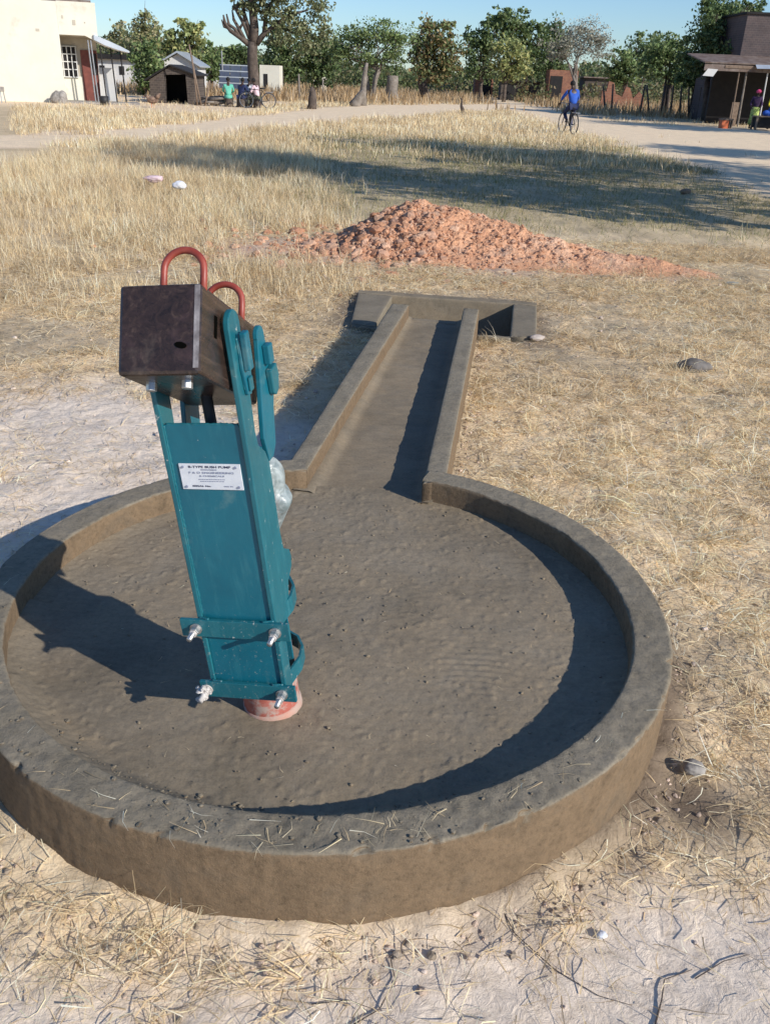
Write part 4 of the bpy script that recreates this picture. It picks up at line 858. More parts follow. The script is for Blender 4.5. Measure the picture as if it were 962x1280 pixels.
mb.tube([P(330, 42), P(332, 20), P(338, 4), P(350, -10)], [0.115, 0.094, 0.072, 0.036], 8)
mb.tube([P(345, 30), P(365, 40), P(385, 46)], [0.072, 0.050, 0.029], 7)
mb.tube([P(288, 38), P(284, 34), P(280, 33), P(277, 24)], [.08, .07, .06, .03], 8)
mb.tube([P(296, 14), P(292, 8), P(293, 0)], [.06, .05, .02], 8)
mb.tube([P(299, 36), P(305, 26), P(303, 14)], [.07, .05, .02], 8)
mb.build('limbs', M['bark'], bt, smooth=True)
for ch in list(bt.children):
    if ch.name.startswith('trunk'): bpy.data.objects.remove(ch)
# tree stumps and posts
def stump(label, pts, rads, bark='greybark', group='lopped stumps in the field'):
    b = Vector(pts[0]); o = MB().tube([Vector(p)-Vector((b.x, b.y, 0)) for p in pts], rads, 12).build('tree_stump', M[bark], smooth=True); o.location = (b.x, b.y, 0)
    for v_ in o.data.vertices: 
        f = 1+(float(fbm(np.array([v_.co.x*3]), np.array([v_.co.y*3]), np.array([v_.co.z*2]), 3, 5)[0])-.5)*.5; v_.co.x *= f if abs(v_.co.x) < .6 else 1
    return tag(o, label, 'stump', group)
def up(x0, y0, x1, y1, Y, k=4, j=.04):
    a = far(x0, y0, Y); a.z = -.05; b = far(x1, y1, Y); return [a.lerp(b, i/k)+Vector((random.uniform(-j, j)*(0 < i), 0, 0)) for i in range(k+1)]
stump('short dark pointed stump between the big tree and the acacia', up(389, 136, 390, 108, 48), [.24, .22, .20, .16, .07], 'bark')
stump('leaning grey stump at the foot of the acacia, the left one', up(441, 133, 455, 112, 55), [.34, .28, .24, .2, .12])
stump('forked bare grey stem at the acacia, rising highest', up(452, 130, 458, 78, 57), [.3, .2, .16, .14, .07])
stump('thick pale cut trunk right of the acacia', up(489, 124, 491, 94, 68), [.48, .42, .4, .4, .38])
stump('small dry bush stump in the grass before the road', up(578, 141, 576, 122, 52), [.12, .1, .08, .06, .03], 'bark')
def post(label, x0, y0, x1, y1, Y, r_, m='greybark', group='upright poles of the far fences', name='fence_post'):
    p = up(x0, y0, x1, y1, Y, 2, .02); b = p[0]; o = MB().tube([q_-Vector((b.x, b.y, 0)) for q_ in p], [r_, r_*.9, r_*.75], 7).build(name, M[m], smooth=True); o.location = (b.x, b.y, 0); return tag(o, label, 'post', group)
post('thin pale fence post left of the short dark stump', 374, 118, 373, 92, 62, .07)
post('thin fence post between acacia and the left dark tree', 404, 116, 403, 98, 64, .06)
for k_ in range(9):
    px_ = [757, 764, 800, 812, 826, 838, 850, 861, 871][k_]
    post(['crooked pole by the ruined brick walls, the left one', 'crooked pole by the ruined brick walls, the right one', 'rough fence pole right of the green bush tree', 'second rough fence pole from the green bush tree', 'rough fence pole in front of the multi-stemmed tree', 'rough fence pole just right of the multi-stemmed tree', 'leaning fence pole left of the shade tree', 'fence pole beside the thin young tree', 'last fence pole before the shop verandah'][k_],
         px_, 134+k_*1.4, px_+random.uniform(-4, 6), 104+k_*.6, 64-k_*.8, .07, 'bark')

# ------------------------------------------------------------------ white shop on the left
def place(o, p): o.location = p; return o
Yb = 42.4
wb = empty('white_building', (-15.5, Yb, 0), R(19), 'big cream whitewashed building with recessed porch at the left edge', 'building')
x0, xr = -21.0-(-15.5), -13.2-(-15.5); xc = -14.72-(-15.5)
MB().rng((x0, 0, -.2), (xc, 8, 3.90)).build('front_wall', M['whitewash'], wb, bevel=.02)
MB().prism([(xc, 2.66), (1.05+xc, 2.66), (xr-.12, 2.50), (xr+.05, 2.36), (xr+.05, 3.92), (xc+.002, 3.92)], 0, .25, 1).build('parapet', M['whitewash'], wb)
MB().rng((xc, 1.3, -.2), (xr, 1.5, 3.3)).build('porch_wall', M['porch'], wb)
MB().rng((xc+.002, 1.26, -.1), (xr-.72, 1.298, 1.05)).build('porch_dado', M['whitewash'], wb)
MB().rng((xc, .25, 2.62), (xr, 1.3, 2.70)).build('porch_ceiling', M['porch'], wb)
MB().rng((xc-.6, .3, 3.922), (xr-.1, 8, 4.02)).build('roof', M['rusty'], wb)
MB().rng((xc-.2, -.3, -.1), (xr+1.6, 1.3, .08)).build('porch_step', M['stone'], wb)
wn = MB().rng((xc+.02, 1.235, 1.02), (xc+.62, 1.259, 2.24)).build('window', M['darkdoor'], wb)
g = MB()
for i_ in range(4): g.rng((xc+.02+i_*.19, 1.19, 1.0), (xc+.06+i_*.19, 1.22, 2.26))
for i_ in range(5): g.rng((xc+.0, 1.175, 1.0+i_*.305), (xc+.64, 1.205, 1.04+i_*.305))
g.build('window_grille', M['whitewall'], wn)
dr = MB().rng((xr-.72, 1.22, .08), (xr-.02, 1.28, 2.12)).build('door', M['brown'], wb)
MB().rng((xr-.30, 1.20, 1.15), (xr-.06, 1.218, 2.0)).build('door_opening', M['darkdoor'], dr)
MB().rng((xr-.02, .9, .0), (xr+.02, 1.3, .9)).build('side_rail', M['whitewall'], wb)
MB().prism([(xr-.12, 2.52), (xr+.3, 2.33), (xr+.9, 2.16), (xr+1.32, 2.08), (xr+1.32, 2.15), (xr+1.0, 2.30), (xr+.5, 2.50), (xr-.12, 2.72)], -.12, 1.9, 1).build('awning', M['tin'], wb)
for k_, xx in enumerate((xr-.38, xr-.26, xr+.10, xr+.55, xr+.95)):
    MB().tube([(xx+.10, .05+.3*(k_ > 2), 0), (xx, .05+.3*(k_ > 2), 2.50-.09*k_*(k_ > 1))], .03, 8).build('porch_pole', M['chrome' if k_ < 2 else 'darkdoor'], wb)
for k_, (a_, b_, w_, h_) in enumerate([(47, 37, .15, .1), (90, 27, .13, .2), (76, 20, .06, .12), (103, 27, .05, .05)]):
    c = far(a_, b_, Yb)-Vector((-15.5, Yb, 0)); c.x *= 1.0; MB().rng((c.x-w_/2, -.012, c.z-h_/2), (c.x+w_/2, -.002, c.z+h_/2)).build('faded_sign_mark', M['porch'], wb)
def blob(name, label, cat, loc, dims, m, seed=1):
    return rock(name, loc, dims, label, cat, m, seed)
p = far(75, 127, 42.0); blob('rubble_pile', 'grey heap of rubble leaning at the corner of the cream building', 'rubble', (p.x, 42.0, .15), (.34, .25, .42), M['stone'], 5)
p = far(133, 128, 42.2); o = MB().tube([(0, 0, .0), (0, 0, .36)], [.17, .2], 16).build('bucket', M['black'], smooth=True); o.location = (p.x, 41.9, .0); tag(o, 'small dark bucket standing at the porch step', 'bucket')
ms = empty('metal_stand', (far(2, 130, 40).x, 40, 0), 0, 'grey metal stand with a box cut by the left edge of the picture', 'stand')
MB().rng((-.35, -.2, .42), (.12, .2, .6)).build('box', M['stone'], ms, bevel=.02)
for a_ in ((-.3, -.15), (.08, -.15), (-.3, .15), (.08, .15)): MB().tube([(a_[0]*1.3, a_[1]*1.3, 0), (a_[0], a_[1], .42)], .02, 6).build('leg', M['chrome'], ms)
# white screen wall and long white building behind
MB_ = MB().rng((-.35, 0, 0), (.35, .06, 1.45)).build('white_screen', M['whitewall']); p = far(137, 126, 44.5); MB_.location = (p.x, 44.5, 0); tag(MB_, 'narrow white upright board beside the cream building porch', 'board')
lb = empty('long_building', (far(150, 100, 76).x, 76, 0), 0, 'long low white building with dark roof behind the porch', 'building')
MB().rng((-2.6, 0, 0), (2.1, 5, 1.95)).build('wall', M['whitewall'], lb); MB().prism([(-2.9, 1.955), (2.4, 1.955), (2.1, 2.3), (-2.6, 2.3)], -.4, 5.4, 1).build('roof', M['darkdoor'], lb)
for xx in (-1.5, 0, 1.2): MB().rng((xx, -.03, .9), (xx+.4, -.002, 1.5)).build('window', M['darkdoor'], lb)
# dark brick kiosk and the gabled hut behind it
ks = empty('brick_kiosk', (-11.1, 47.3, 0), 0, 'small dark tumbledown brick kiosk with open front', 'kiosk')
MB().prism([(-1.15, 0), (-.42, 0), (-.38, 1.25), (.62, 1.3), (.66, 0), (1.0, 0), (1.0, 1.28), (-.1, 1.62), (-1.15, 1.0)], 0, .22, 1).build('front_wall', M['mudbrick'], ks)
MB().rng((-1.15, .22, 0), (-.93, 2.4, 1.0)).build('side_wall', M['mudbrick'], ks); MB().rng((.78, .22, 0), (1.0, 2.4, 1.3)).build('side_wall', M['mudbrick'], ks); MB().rng((-1.15, 2.4, 0), (1.0, 2.6, 1.3)).build('back_wall', M['darkdoor'], ks)
MB().prism([(-1.35, .93), (-.1, 1.64), (1.2, 1.24), (1.2, 1.30), (-.1, 1.71), (-1.4, .99)], -.15, 2.7, 1).build('roof', M['darkdoor'], ks)
gh = empty('gabled_hut', (far(224, 100, 62).x, 62, 0), 0, 'white gabled hut peeping over the dark brick kiosk', 'hut')
MB().prism([(-1.2, 0), (1.2, 0), (1.2, 1.72), (0, 2.35), (-1.2, 1.72)], 0, 2.5, 1).build('wall', M['whitewall'], gh)
MB().prism([(-1.45, 1.64), (0, 2.40), (1.45, 1.64), (1.45, 1.72), (0, 2.50), (-1.45, 1.72)], -.3, 2.8, 1).build('roof', M['tin'], gh)
for k_, q_ in enumerate([(252, 140, 236, 55), (247, 139, 240, 70), (256, 138, 262, 100)]):
    post(['long pole leaning left against the dark brick kiosk', 'second pole leaning beside the long pole at the kiosk', 'short pole right of the dark brick kiosk'][k_], *q_, 46.2, .045, 'plank', 'poles leaning at the dark kiosk', 'leaning_pole')
# small brown hen-like animal on the ground
p = far(191, 133, 41.6); an = empty('hen', (p.x, 41.6, 0), .1, 'brown hen pecking on the bare ground before the kiosk', 'hen')
def blobm(c, d, sub=3):
    bm = bmesh.new(); bmesh.ops.create_icosphere(bm, subdivisions=sub, radius=1, matrix=Matrix.Translation(c) @ Matrix.Diagonal((*d, 1))); vs = [v.co[:] for v in bm.verts]; fs = [tuple(v.index for v in f.verts) for f in bm.faces]; bm.free(); return vs, fs
mb = MB(); mb.add(*blobm((0, 0, .30), (.24, .14, .15))); mb.tube([(-.15, 0, .36), (-.24, 0, .46), (-.30, 0, .42)], [.09, .055, .045], 10); mb.tube([(.14, 0, .36), (.26, 0, .47), (.36, 0, .56)], [.10, .09, .03], 8); mb.build('body', M['furbrown'], an, smooth=True)
MB().tube([(-.33, 0, .42), (-.38, 0, .39)], [.02, .004], 6).build('beak', M['orange'], an)
for s_ in (-.05, .05): MB().tube([(s_, s_, .0), (s_*.8, s_, .2)], .014, 6).build('leg', M['orange'], an)
# solar panels
sp = empty('solar_panel_array', (far(293, 106, 60).x, 60, 0), 0, 'tilted row of dark solar panels on a frame left of the big trunk', 'solar panels')
mb = MB(); fr = MB()
for r_ in range(4):
    z_ = .55+r_*.33
    for c_ in range(3): mb.rng((-.95+c_*.64, r_*.2, z_), (-.95+c_*.64+.60, r_*.2+.03, z_+.27))
    fr.rng((-.98, r_*.2-.01, z_+.27), (.97, r_*.2+.04, z_+.33))
mb.build('panels', M['panel'], sp); fr.build('frame', M['tin'], sp)
for xx in (-.8, .8): MB().tube([(xx, .5, 0), (xx, .5, 2.6 if xx < 0 else 1.6)], .04, 7).build('stand_post', M['chrome'], sp)
def house(name, label, x, y, Y, w, h, d, wall, roof=None, openings=(), cat='building', gable=0):
    p = far(x, y, Y); t = empty(name, (p.x, Y, 0), 0, label, cat)
    MB().rng((-w/2, 0, -.1), (w/2, d, h)).build('wall', M[wall], t)
    if roof: MB().rng((-w/2-.25, -.35, h+.003), (w/2+.25, d+.3, h+.10)).build('roof', M[roof], t)
    for (a, b, c, e) in openings: MB().rng((a, -.04, b), (c, -.003, e)).build('window' if b > .3 else 'doorway', M['darkdoor'], t)
    return t
house('cream_outhouse', 'small cream outhouse just right of the big trunk', 337, 104, 75, 1.5, 2.0, 2, 'whitewash', None, [(-.45, .2, -.15, 1.4)])
house('white_outhouse', 'tiny white building half hidden behind brown grass', 399, 106, 88, 1.0, 1.5, 2, 'whitewash', None, [(-.2, .5, .2, 1.2)])
house('white_outhouse', 'low white wall seen between bush and solar panels', 257, 96, 82, 2.2, 1.6, 2, 'whitewall', None, [(.2, .1, .6, 1.2)])
house('brick_kiln', 'square red brick building standing behind the cyclist', 702, 118, 90, 2.6, 2.7, 2.5, 'brick', None, [(-1.2, .0, -.1, 2.2)])
house('brick_house', 'low brick house with brown roof right of the cyclist', 748, 112, 95, 2.8, 2.2, 3, 'mudbrick', 'rusty', [(-.9, .9, -.3, 1.7), (.5, .9, 1.1, 1.7)])
house('brick_shed', 'narrow dark brick shed left of the yellow-green tree', 604, 114, 98, 1.8, 2.7, 2.5, 'brick', 'rusty', [(-.2, 0, .7, 2.0)])
house('thatched_store', 'low dark store with pale rubble behind the yellow-green tree', 650, 112, 92, 3.6, 1.6, 2.5, 'mudbrick', 'darkdoor', [(-1.3, 0, -.5, 1.3), (.4, .4, .9, 1.2)])
rw = empty('ruined_wall', (far(778, 128, 72).x, 72, 0), 0, 'broken pinkish mud brick wall between the bush and the poles', 'ruin')
MB().prism([(-1.6, 0), (1.5, 0), (1.5, .9), (1.1, 1.3), (.7, .8), (.4, 1.5), (.1, 1.6), (-.1, .9), (-.6, 1.1), (-.8, 1.8), (-1.2, 1.9), (-1.3, 1.2), (-1.6, 1.3)], 0, .25, 1).build('wall', M['brick'], rw)

# ------------------------------------------------------------------ shop on the right
sh = empty('roadside_shop', (16.5, 49, 0), 0, 'dark brick shop with sheet-roofed verandah at the right edge', 'shop')
def loc3(x, y, Y): v = far(x, y, Y)-Vector((16.5, 49, 0)); return v
a = loc3(935, 15, 52); 
MB().rng((a.x, 3, -.1), (a.x+9, 10, 5.15)).build('brick_wall', M['darkbrick'], sh)
MB().rng((a.x-.1, 2.9, 5.153), (a.x+9.1, 10.1, 5.25)).build('wall_cap', M['darkdoor'], sh)
l1 = loc3(880, 78, 49); l2 = loc3(935, 73, 49)
vr = MB().add([(l1.x, -.1, 2.78), (l1.x+8, -.1, 2.80), (l1.x+8, 3.2, 3.25), (l1.x, 3.2, 3.22)], [(0, 1, 2, 3)]).build('verandah_roof', M['rusty'], sh); so = vr.modifiers.new('s', 'SOLIDIFY'); so.thickness = .06
MB().rng((l1.x, -.16, 2.46), (l1.x+8, -.10, 2.74)).build('fascia', M['rusty'], sh)
MB().rng((l1.x+1.0, -.19, 2.60), (l1.x+2.6, -.162, 2.72)).build('fascia_board', M['plank'], sh)
MB().add([(loc3(946, 80, 48.6).x, -.5, 2.62), (loc3(946, 80, 48.6).x+4, -.5, 2.70), (loc3(946, 80, 48.6).x+4, -.2, 2.86), (loc3(946, 80, 48.6).x, -.2, 2.80)], [(0, 1, 2, 3)]).build('tin_sheet', M['tin'], sh)
b = loc3(876, 94, 49); MB().add([(b.x, -.22, 2.22), (b.x+.52, -.22, 2.20), (b.x+.72, -.19, 2.52), (b.x+.22, -.19, 2.54)], [(0, 1, 2, 3)]).build('white_board', M['whitewall'], sh)
for q_ in ((921, 150, 49.0, 'greybark', .05), (912, 150, 49.0, 'plank', .035), (947, 150, 49.0, 'whitewall', .035)):
    p = loc3(q_[0], q_[1], q_[2]); MB().tube([(p.x+.05, -.05, 0), (p.x-.02, -.05, 2.6)], q_[4], 8).build('verandah_post', M[q_[3]], sh)
MB().rng((l1.x+1.4, 2.75, 0), (l1.x+8, 2.98, 2.9)).build('shop_front', M['darkdoor'], sh)
p = far(921, 148, 49.5); o = MB().rng((-.35, 0, 0), (.0, .05, 1.1)).build('plank_panel', M['plank']); o.location = (p.x-.1, 49.3, 0); tag(o, 'grey plank panel standing between two verandah posts', 'panel')
# crate, table
p = far(905, 161, 46); cr = empty('stool_crate', (p.x, 46, 0), .1, 'orange-red wooden crate stool left of the shop table', 'crate')
MB().rng((-.28, -.2, .36), (.28, .2, .42)).build('seat', M['plank'], cr); MB().rng((-.25, -.17, .0), (.08, .17, .357)).build('box', M['orange'], cr)
for xx in (.14, .24): MB().rng((xx-.02, -.17, 0), (xx+.03, .17, .357)).build('leg', M['plank'], cr)
p = far(962, 163, 45.6); tb = empty('shop_table', (p.x, 45.6, 0), 0, 'dark wooden selling table in front of the verandah', 'table')
MB().rng((-.85, -.3, .56), (1.0, .35, .61)).build('tabletop', M['plank'], tb); MB().rng((-.78, -.24, .10), (.3, .3, .557)).build('shelf_box', M['darkdoor'], tb)
for xx, yy in ((-.8, -.26), (.34, -.26), (.95, -.26), (-.8, .3), (.95, .3)): MB().rng((xx-.04, yy-.03, 0), (xx+.04, yy+.03, .555)).build('leg', M['plank'], tb)
MB_ = MB().add(*blobm((0, 0, .12), (.16, .13, .13))).build('sack', M['blue'], smooth=True); MB_.location = (p.x-.35, 45.6, .61); tag(MB_, 'small blue bundle lying on the shop table', 'bundle')

# ------------------------------------------------------------------ people
def skin(name, verts, edges, rad, m, parent, sub=2, root=0):
    me = bpy.data.meshes.new(name); me.from_pydata([tuple(v) for v in verts], edges, []); me.materials.append(m)
    o = bpy.data.objects.new(name, me); COL.objects.link(o); o.parent = parent
    sk = o.modifiers.new('skin', 'SKIN'); sk.use_smooth_shade = True
    for i, s_ in enumerate(me.skin_vertices[0].data):
        r_ = rad[i]; s_.radius = (r_, r_) if not isinstance(r_, tuple) else r_; s_.use_root = (i == root)
    sb = o.modifiers.new('sub', 'SUBSURF'); sb.levels = sb.render_levels = sub
    return o
def person(label, loc, rz, J, top, bottom, cat='person', group=None, hat=None, skirt=None, sleeves=True, shoe='black'):
    """J: joint positions in the person's own frame (+y is the way they face)"""
    t = empty('person', loc, rz, label, cat, group)
    V = {k: Vector(v) for k, v in J.items()}
    nm = ['pelvis', 'waist', 'chest', 'neck', 'head0', 'head1', 'head2', 'shl', 'ell', 'wrl', 'shr', 'elr', 'wrr', 'hpl', 'knl', 'anl', 'tol', 'hpr', 'knr', 'anr', 'tor']
    hd = V['head']; nk = V['neck']; up_ = (hd-nk).normalized()
    V['head0'] = hd-up_*.085; V['head1'] = hd; V['head2'] = hd+up_*.075
    rad = dict(pelvis=(.135, .10), waist=(.115, .09), chest=(.15, .105), neck=.05, head0=.055, head1=(.078, .09), head2=.062, shl=.052, ell=.036, wrl=.024, shr=.052, elr=.036, wrr=.024, hpl=.085, knl=.055, anl=.035, tol=.032, hpr=.085, knr=.055, anr=.035, tor=.032)
    E_ = [('pelvis', 'waist'), ('waist', 'chest'), ('chest', 'neck'), ('neck', 'head0'), ('head0', 'head1'), ('head1', 'head2'), ('chest', 'shl'), ('shl', 'ell'), ('ell', 'wrl'), ('chest', 'shr'), ('shr', 'elr'), ('elr', 'wrr'), ('pelvis', 'hpl'), ('hpl', 'knl'), ('knl', 'anl'), ('anl', 'tol'), ('pelvis', 'hpr'), ('hpr', 'knr'), ('knr', 'anr'), ('anr', 'tor')]
    vs = [V[k] for k in nm]; ed = [(nm.index(a), nm.index(b)) for a, b in E_]; rr = [rad[k] for k in nm]
    # hands: palm and five fingers each
    for w, e in (('wrl', 'ell'), ('wrr', 'elr')):
        d = (V[w]-V[e]).normalized(); s_ = d.cross(Vector((0, 0, 1))); s_ = s_.normalized() if s_.length > .1 else Vector((1, 0, 0)); i0 = len(vs)
        vs.append(V[w]+d*.06); rr.append((.032, .016)); ed.append((nm.index(w), i0))
        for k_ in range(5):
            sd = (k_-1.5)*.018 if k_ < 4 else -.045; ln = (.05, .06, .055, .04, .0)[k_]
            b_ = len(vs); vs.append(V[w]+d*(.09 if k_ < 4 else .05)+s_*sd); rr.append(.009); ed.append((i0, b_))
            vs.append(vs[b_]+d*(ln if k_ < 4 else .035)+s_*(sd*.1)+Vector((0, 0, -.02))); rr.append(.007); ed.append((b_, b_+1))
    skin('body', vs, ed, rr, M['skin'], t)
    # face
    fw = Vector((0, 1, 0)); hp_ = hd
    mb = MB(); mb.tube([hp_+fw*.085+up_*.01, hp_+fw*.112-up_*.022], [.008, .016], 8); mb.build('nose', M['skin'], t, smooth=True)
    for s_ in (-1, 1): 
        MB().add(*blobm(hp_+fw*.083+Vector((s_*.032, 0, 0))+up_*.012, (.013, .008, .009), 2)).build('eye', M['whitecloth'], t, smooth=True)
        MB().add(*blobm(hp_+Vector((s_*.083, 0, 0)), (.012, .022, .032), 2)).build('ear', M['skin'], t, smooth=True)
    MB().add(*blobm(hp_+fw*.085-up_*.045, (.025, .008, .008), 2)).build('mouth', M['purple'], t, smooth=True)
    vs2, fs2 = blobm(hp_+up_*.028-fw*.018, (.091, .098, .092), 3); MB().add(vs2, fs2).build('hair', M['hair'], t, smooth=True)
    if hat: MB().add(*blobm(hp_+up_*.055-fw*.015, (.115, .12, .095), 3)).build('head_scarf', M[hat], t, smooth=True)
    # shirt
    n2 = ['pelvis', 'waist', 'chest', 'shl', 'shr'] + (['ell', 'elr'] if sleeves else [])
    vs = [V[k] for k in n2]; rr = [(.158, .125), (.145, .118), (.172, .125), .070, .070] + ([.052, .052] if sleeves else [])
    vs.append(V['chest'].lerp(V['neck'], .55)); rr.append(.085)
    ed = [(0, 1), (1, 2), (2, 3), (2, 4), (2, len(vs)-1)]
    if sleeves:
        ed += [(3, 5), (4, 6)]; vs += [V['ell'].lerp(V['wrl'], .6), V['elr'].lerp(V['wrr'], .6)]; rr += [.04, .04]; ed += [(5, len(vs)-2), (6, len(vs)-1)]
    skin('shirt', vs, ed, rr, M[top], t)
    if skirt:
        c0 = V['pelvis']; kn = (V['knl']+V['knr'])/2; an_ = (V['anl']+V['anr'])/2; e = kn.lerp(an_, .7)
        MB().tube([c0+Vector((0, 0, .06)), c0-Vector((0, 0, .04)), kn, e], [.15, .19, .20, .24], 24).build('skirt', M[skirt], t, smooth=True)
    else:
        n3 = ['pelvis', 'hpl', 'knl', 'hpr', 'knr']; vs = [V[k] for k in n3]+[V['knl'].lerp(V['anl'], .88), V['knr'].lerp(V['anr'], .88)]
        skin('trousers', vs, [(0, 1), (1, 2), (0, 3), (3, 4), (2, 5), (4, 6)], [(.15, .12), .10, .072, .10, .072, .055, .055], M[bottom], t)
    for a_, b_ in (('anl', 'tol'), ('anr', 'tor')):
        skin('shoe', [V[a_]-Vector((0, .03, .02)), V[a_].lerp(V[b_], .5)-Vector((0, 0, .01)), V[b_]], [(0, 1), (1, 2)], [.045, .045, .036], M[shoe], t)
    return t
# cyclist (rides away up the road) and the bicycle
def bicycle(label, loc, rz, lean=0, group=None):
    t = empty('bicycle', loc, rz, label, 'bicycle', group); t.rotation_euler = (0, lean, rz)
    for y_ in (-.52, .52):
        pts = [(0, y_+.33*math.cos(2*PI*k/32), .345+.33*math.sin(2*PI*k/32)) for k in range(33)]
        w_ = MB().tube(pts, .019, 8, False).build('wheel', M['black'], t, smooth=True)
        sp_ = MB(); 
        for k in range(14): a_ = 2*PI*k/14; sp_.tube([(0, y_, .345), (0, y_+.31*math.cos(a_), .345+.31*math.sin(a_))], .0025, 4)
        pts = [(0, y_+.305*math.cos(2*PI*k/32), .345+.305*math.sin(2*PI*k/32)) for k in range(33)]; sp_.tube(pts, .010, 6, False); sp_.build('rim', M['chrome'], w_)
    f = MB()
    for a_, b_ in (((0, -.52, .345), (0, -.1, .28)), ((0, -.1, .28), (0, -.22, .80)), ((0, -.52, .345), (0, -.21, .78)), ((0, -.1, .28), (0, .36, .72)), ((0, -.21, .78), (0, .34, .82)), ((0, .34, .88), (0, .40, .60)), ((0, .40, .60), (0, .52, .345))): f.tube([a_, b_], .016, 8)
    f.build('frame', M['darkdoor'], t, smooth=True)
    MB().tube([(-.30, .22, .98), (-.22, .36, 1.0), (0, .36, .97), (.22, .36, 1.0), (.30, .22, .98)], .012, 8).build('handlebar', M['chrome'], t, smooth=True); MB().tube([(0, .34, .86), (0, .355, .97)], .013, 8).build('stem', M['chrome'], t)
    MB().add(*blobm((0, -.24, .86), (.09, .13, .04), 3)).build('saddle', M['black'], t, smooth=True)
    MB().tube([(-.12, -.1, .28), (.12, -.1, .28)], .01, 8).tube([(.1, -.1, .28), (.1, -.02, .12)], .012, 6).tube([(-.1, -.1, .28), (-.1, -.18, .44)], .012, 6).build('crank', M['chrome'], t)
    MB().rng((-.08, -.72, .70), (.08, -.36, .72)).tube([(-.06, -.70, .70), (-.02, -.52, .345)], .006, 5).tube([(.06, -.70, .70), (.02, -.52, .345)], .006, 5).build('carrier', M['chrome'], t)
    return t
hz_ = R(14)
bicycle('bicycle ridden away up the pale dirt road', (5.88, 34.3, 0), hz_)
JR = dict(pelvis=(0, -.24, .93), waist=(0, -.19, 1.10), chest=(0, -.10, 1.32), neck=(0, -.04, 1.47), head=(0, .01, 1.60),
          shl=(-.18, -.08, 1.38), ell=(-.30, .04, 1.16), wrl=(-.30, .16, 1.03), shr=(.18, -.08, 1.38), elr=(.29, .05, 1.17), wrr=(.30, .17, 1.03),
          hpl=(-.09, -.22, .91), knl=(-.14, .12, .68), anl=(-.13, -.16, .44), tol=(-.13, -.02, .41), hpr=(.09, -.22, .91), knr=(.13, .14, .52), anr=(.12, -.04, .16), tor=(.12, .10, .13))
person('person in a bright blue shirt riding a bicycle up the road', (5.88, 34.3, 0), hz_, JR, 'blue', 'navy')
JS = dict(pelvis=(0, 0, .45), waist=(0, .04, .62), chest=(0, .12, .86), neck=(0, .17, 1.02), head=(0, .20, 1.16), shl=(-.18, .12, .92), ell=(-.25, .20, .68), wrl=(-.16, .38, .58), shr=(.18, .12, .92), elr=(.25, .20, .68), wrr=(.14, .40, .58),
          hpl=(-.09, .02, .43), knl=(-.13, .42, .46), anl=(-.12, .45, .08), tol=(-.12, .60, .04), hpr=(.09, .02, .43), knr=(.13, .42, .46), anr=(.12, .45, .08), tor=(.12, .60, .04))
def stool(label, x, y, h=.36, r_=.2):
    o = MB().tube([(0, 0, -.02), (0, 0, h*.5), (0, 0, h)], [r_*1.05, r_, r_*.97], 14).build('log_stool', M['bark'], smooth=False); o.location = (x, y, 0); return tag(o, label, 'stool', 'log stools under the big tree')
Ys = 46.4
for (px_, rz, tp, bt_, lab, ls, sk_) in ((286, .2, 'greencloth', 'navy', 'seated person in a mint green dress under the big tree', 'log stool under the person in green', 'greencloth'), (301, -.5, 'navy', 'navy', 'seated person in a dark blue top left of the big trunk', 'log stool under the person in dark blue', None), (308.5, -.3, 'whitecloth', 'khaki', 'seated person in white half hidden behind the one in dark blue', 'log stool under the person in white', None), (322, 1.2, 'pinkcloth', 'khaki', 'seated person in a pale pink top at the foot of the big trunk', 'log stool under the person in pink', None)):
    p = far(px_, 130, Ys); dy = .35 if tp == 'whitecloth' else 0
    stool(ls, p.x, Ys+dy); person(lab, (p.x, Ys+dy, 0), rz, JS, tp, bt_, skirt=sk_, group='people seated under the big tree')
p = far(324, 134, 46.2); bicycle('parked bicycle standing by the person in pink', (p.x, 45.7, 0), R(100), .1)
lp = empty('log_pile', (far(266, 132, 46.8).x, 46.8, 0), 0, 'low pile of grey logs and branches left of the seated group', 'log pile')
for k_ in range(14):
    a_ = Vector((random.uniform(-.9, .2), random.uniform(-.4, .4), random.uniform(.06, .36))); d_ = Vector((random.uniform(.5, 1.1), random.uniform(-.3, .3), random.uniform(-.08, .12)))
    MB().tube([a_, a_+d_*.5+Vector((0, 0, .03)), a_+d_], [.07, .06, .045], 8).build('log', M['greybark'], lp, smooth=True)
JT = dict(pelvis=(0, 0, .90), waist=(0, 0, 1.06), chest=(0, .02, 1.28), neck=(0, .02, 1.43), head=(0, .03, 1.57), shl=(-.18, 0, 1.36), ell=(-.24, .02, 1.08), wrl=(-.20, .18, .92), shr=(.18, 0, 1.36), elr=(.25, 0, 1.08), wrr=(.2, .2, .95),
          hpl=(-.09, 0, .88), knl=(-.11, .03, .48), anl=(-.11, 0, .09), tol=(-.12, .15, .04), hpr=(.09, 0, .88), knr=(.11, .05, .48), anr=(.12, .02, .09), tor=(.13, .17, .04))
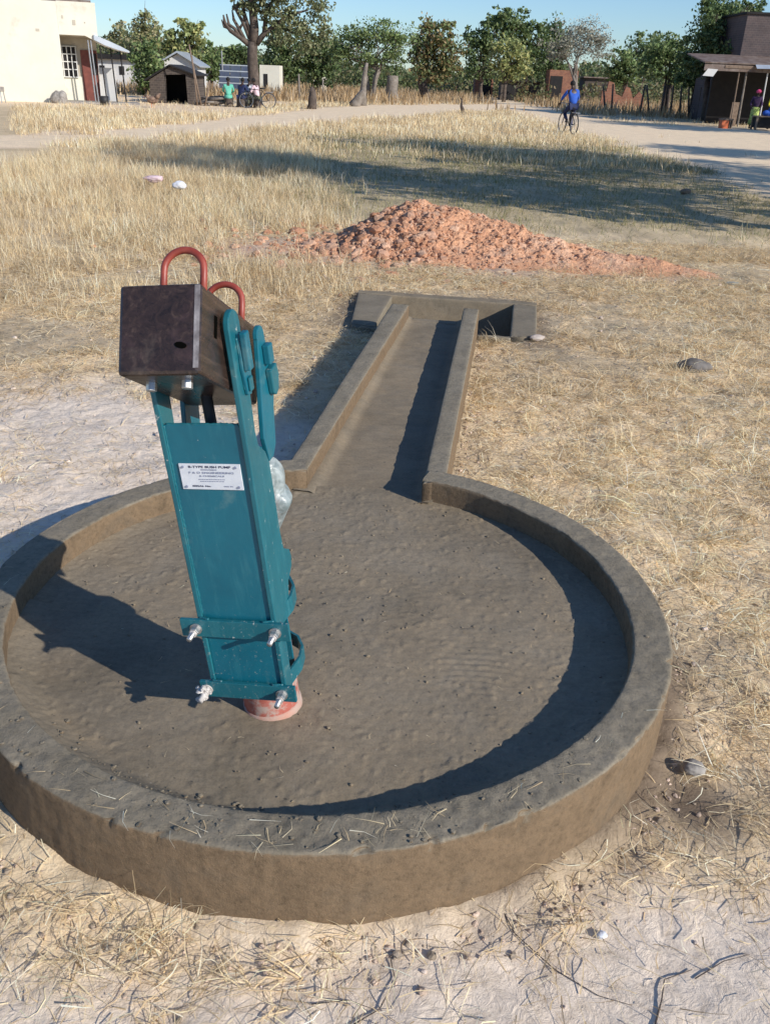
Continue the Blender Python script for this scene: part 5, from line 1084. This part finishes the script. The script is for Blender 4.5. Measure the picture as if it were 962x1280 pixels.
p = far(939, 160, 46.6); person('standing person in hot pink scarf, dark top and lime skirt', (p.x, 46.6, 0), PI*.9, JT, 'purple', 'khaki', hat='pinkhat', skirt='limecloth')
p = far(960, 160, 46.9); person('person in a yellow top behind the selling table', (p.x, 46.9, 0), PI*1.1, JT, 'yellow', 'blue', skirt='blue')

# trees standing just outside the picture on the right: their shade crosses the field
tree('shade_tree', 'broad leafy tree right of the picture that shades the field', Vector((8.3, 9.9, 0)), [(0, 0, 5.4, 2.6, 2.4, 1.5), (-1.6, 1.6, 4.8, 2.0, 1.8, 1.2), (1.7, -.6, 4.4, 2.0, 1.8, 1.2), (-.4, .9, 7.0, 2.2, 1.6, 1.2), (2.2, 1.6, 3.8, 1.6, 1.6, 1.0)], leaf=.26, n=8000, pal='mid', trunk=.25, hollow=.1)
tree('shade_tree', 'second broad leafy tree right of the picture beside the road', Vector((13.2, 15.6, 0)), [(0, 0, 5.2, 2.8, 2.4, 1.5), (-1.4, -1.8, 4.8, 2.2, 2.0, 1.2), (2.0, 1.2, 4.2, 2.2, 2.0, 1.1), (-.6, 1.0, 7.0, 2.4, 1.6, 1.2), (-1.6, 2.6, 5.0, 2.0, 1.6, 1.0), (1.0, -2.6, 4.0, 1.8, 1.8, .9)], leaf=.26, n=9000, pal='mid', trunk=.28, hollow=.1)
tree('shade_tree', 'third leafy tree outside the picture beside the road', Vector((18.4, 21.8, 0)), [(0, 0, 4.8, 2.4, 2.0, 1.2), (-1.8, 1.6, 4.2, 1.8, 1.6, 1.0), (1.6, -.6, 3.8, 1.8, 1.6, .9)], leaf=.26, n=4500, pal='mid', trunk=.2, hollow=.1)
tree('shade_tree', 'fourth leafy tree outside the picture before the shop', Vector((21.0, 39.4, 0)), [(0, 0, 4.6, 3.0, 2.2, 1.4), (-1.4, 1.4, 4.2, 2.2, 1.8, 1.2), (2.4, -1.2, 4.0, 2.2, 1.8, 1.2), (.4, .8, 6.4, 2.4, 1.8, 1.2)], leaf=.3, n=6000, pal='mid', trunk=.2, hollow=.1)
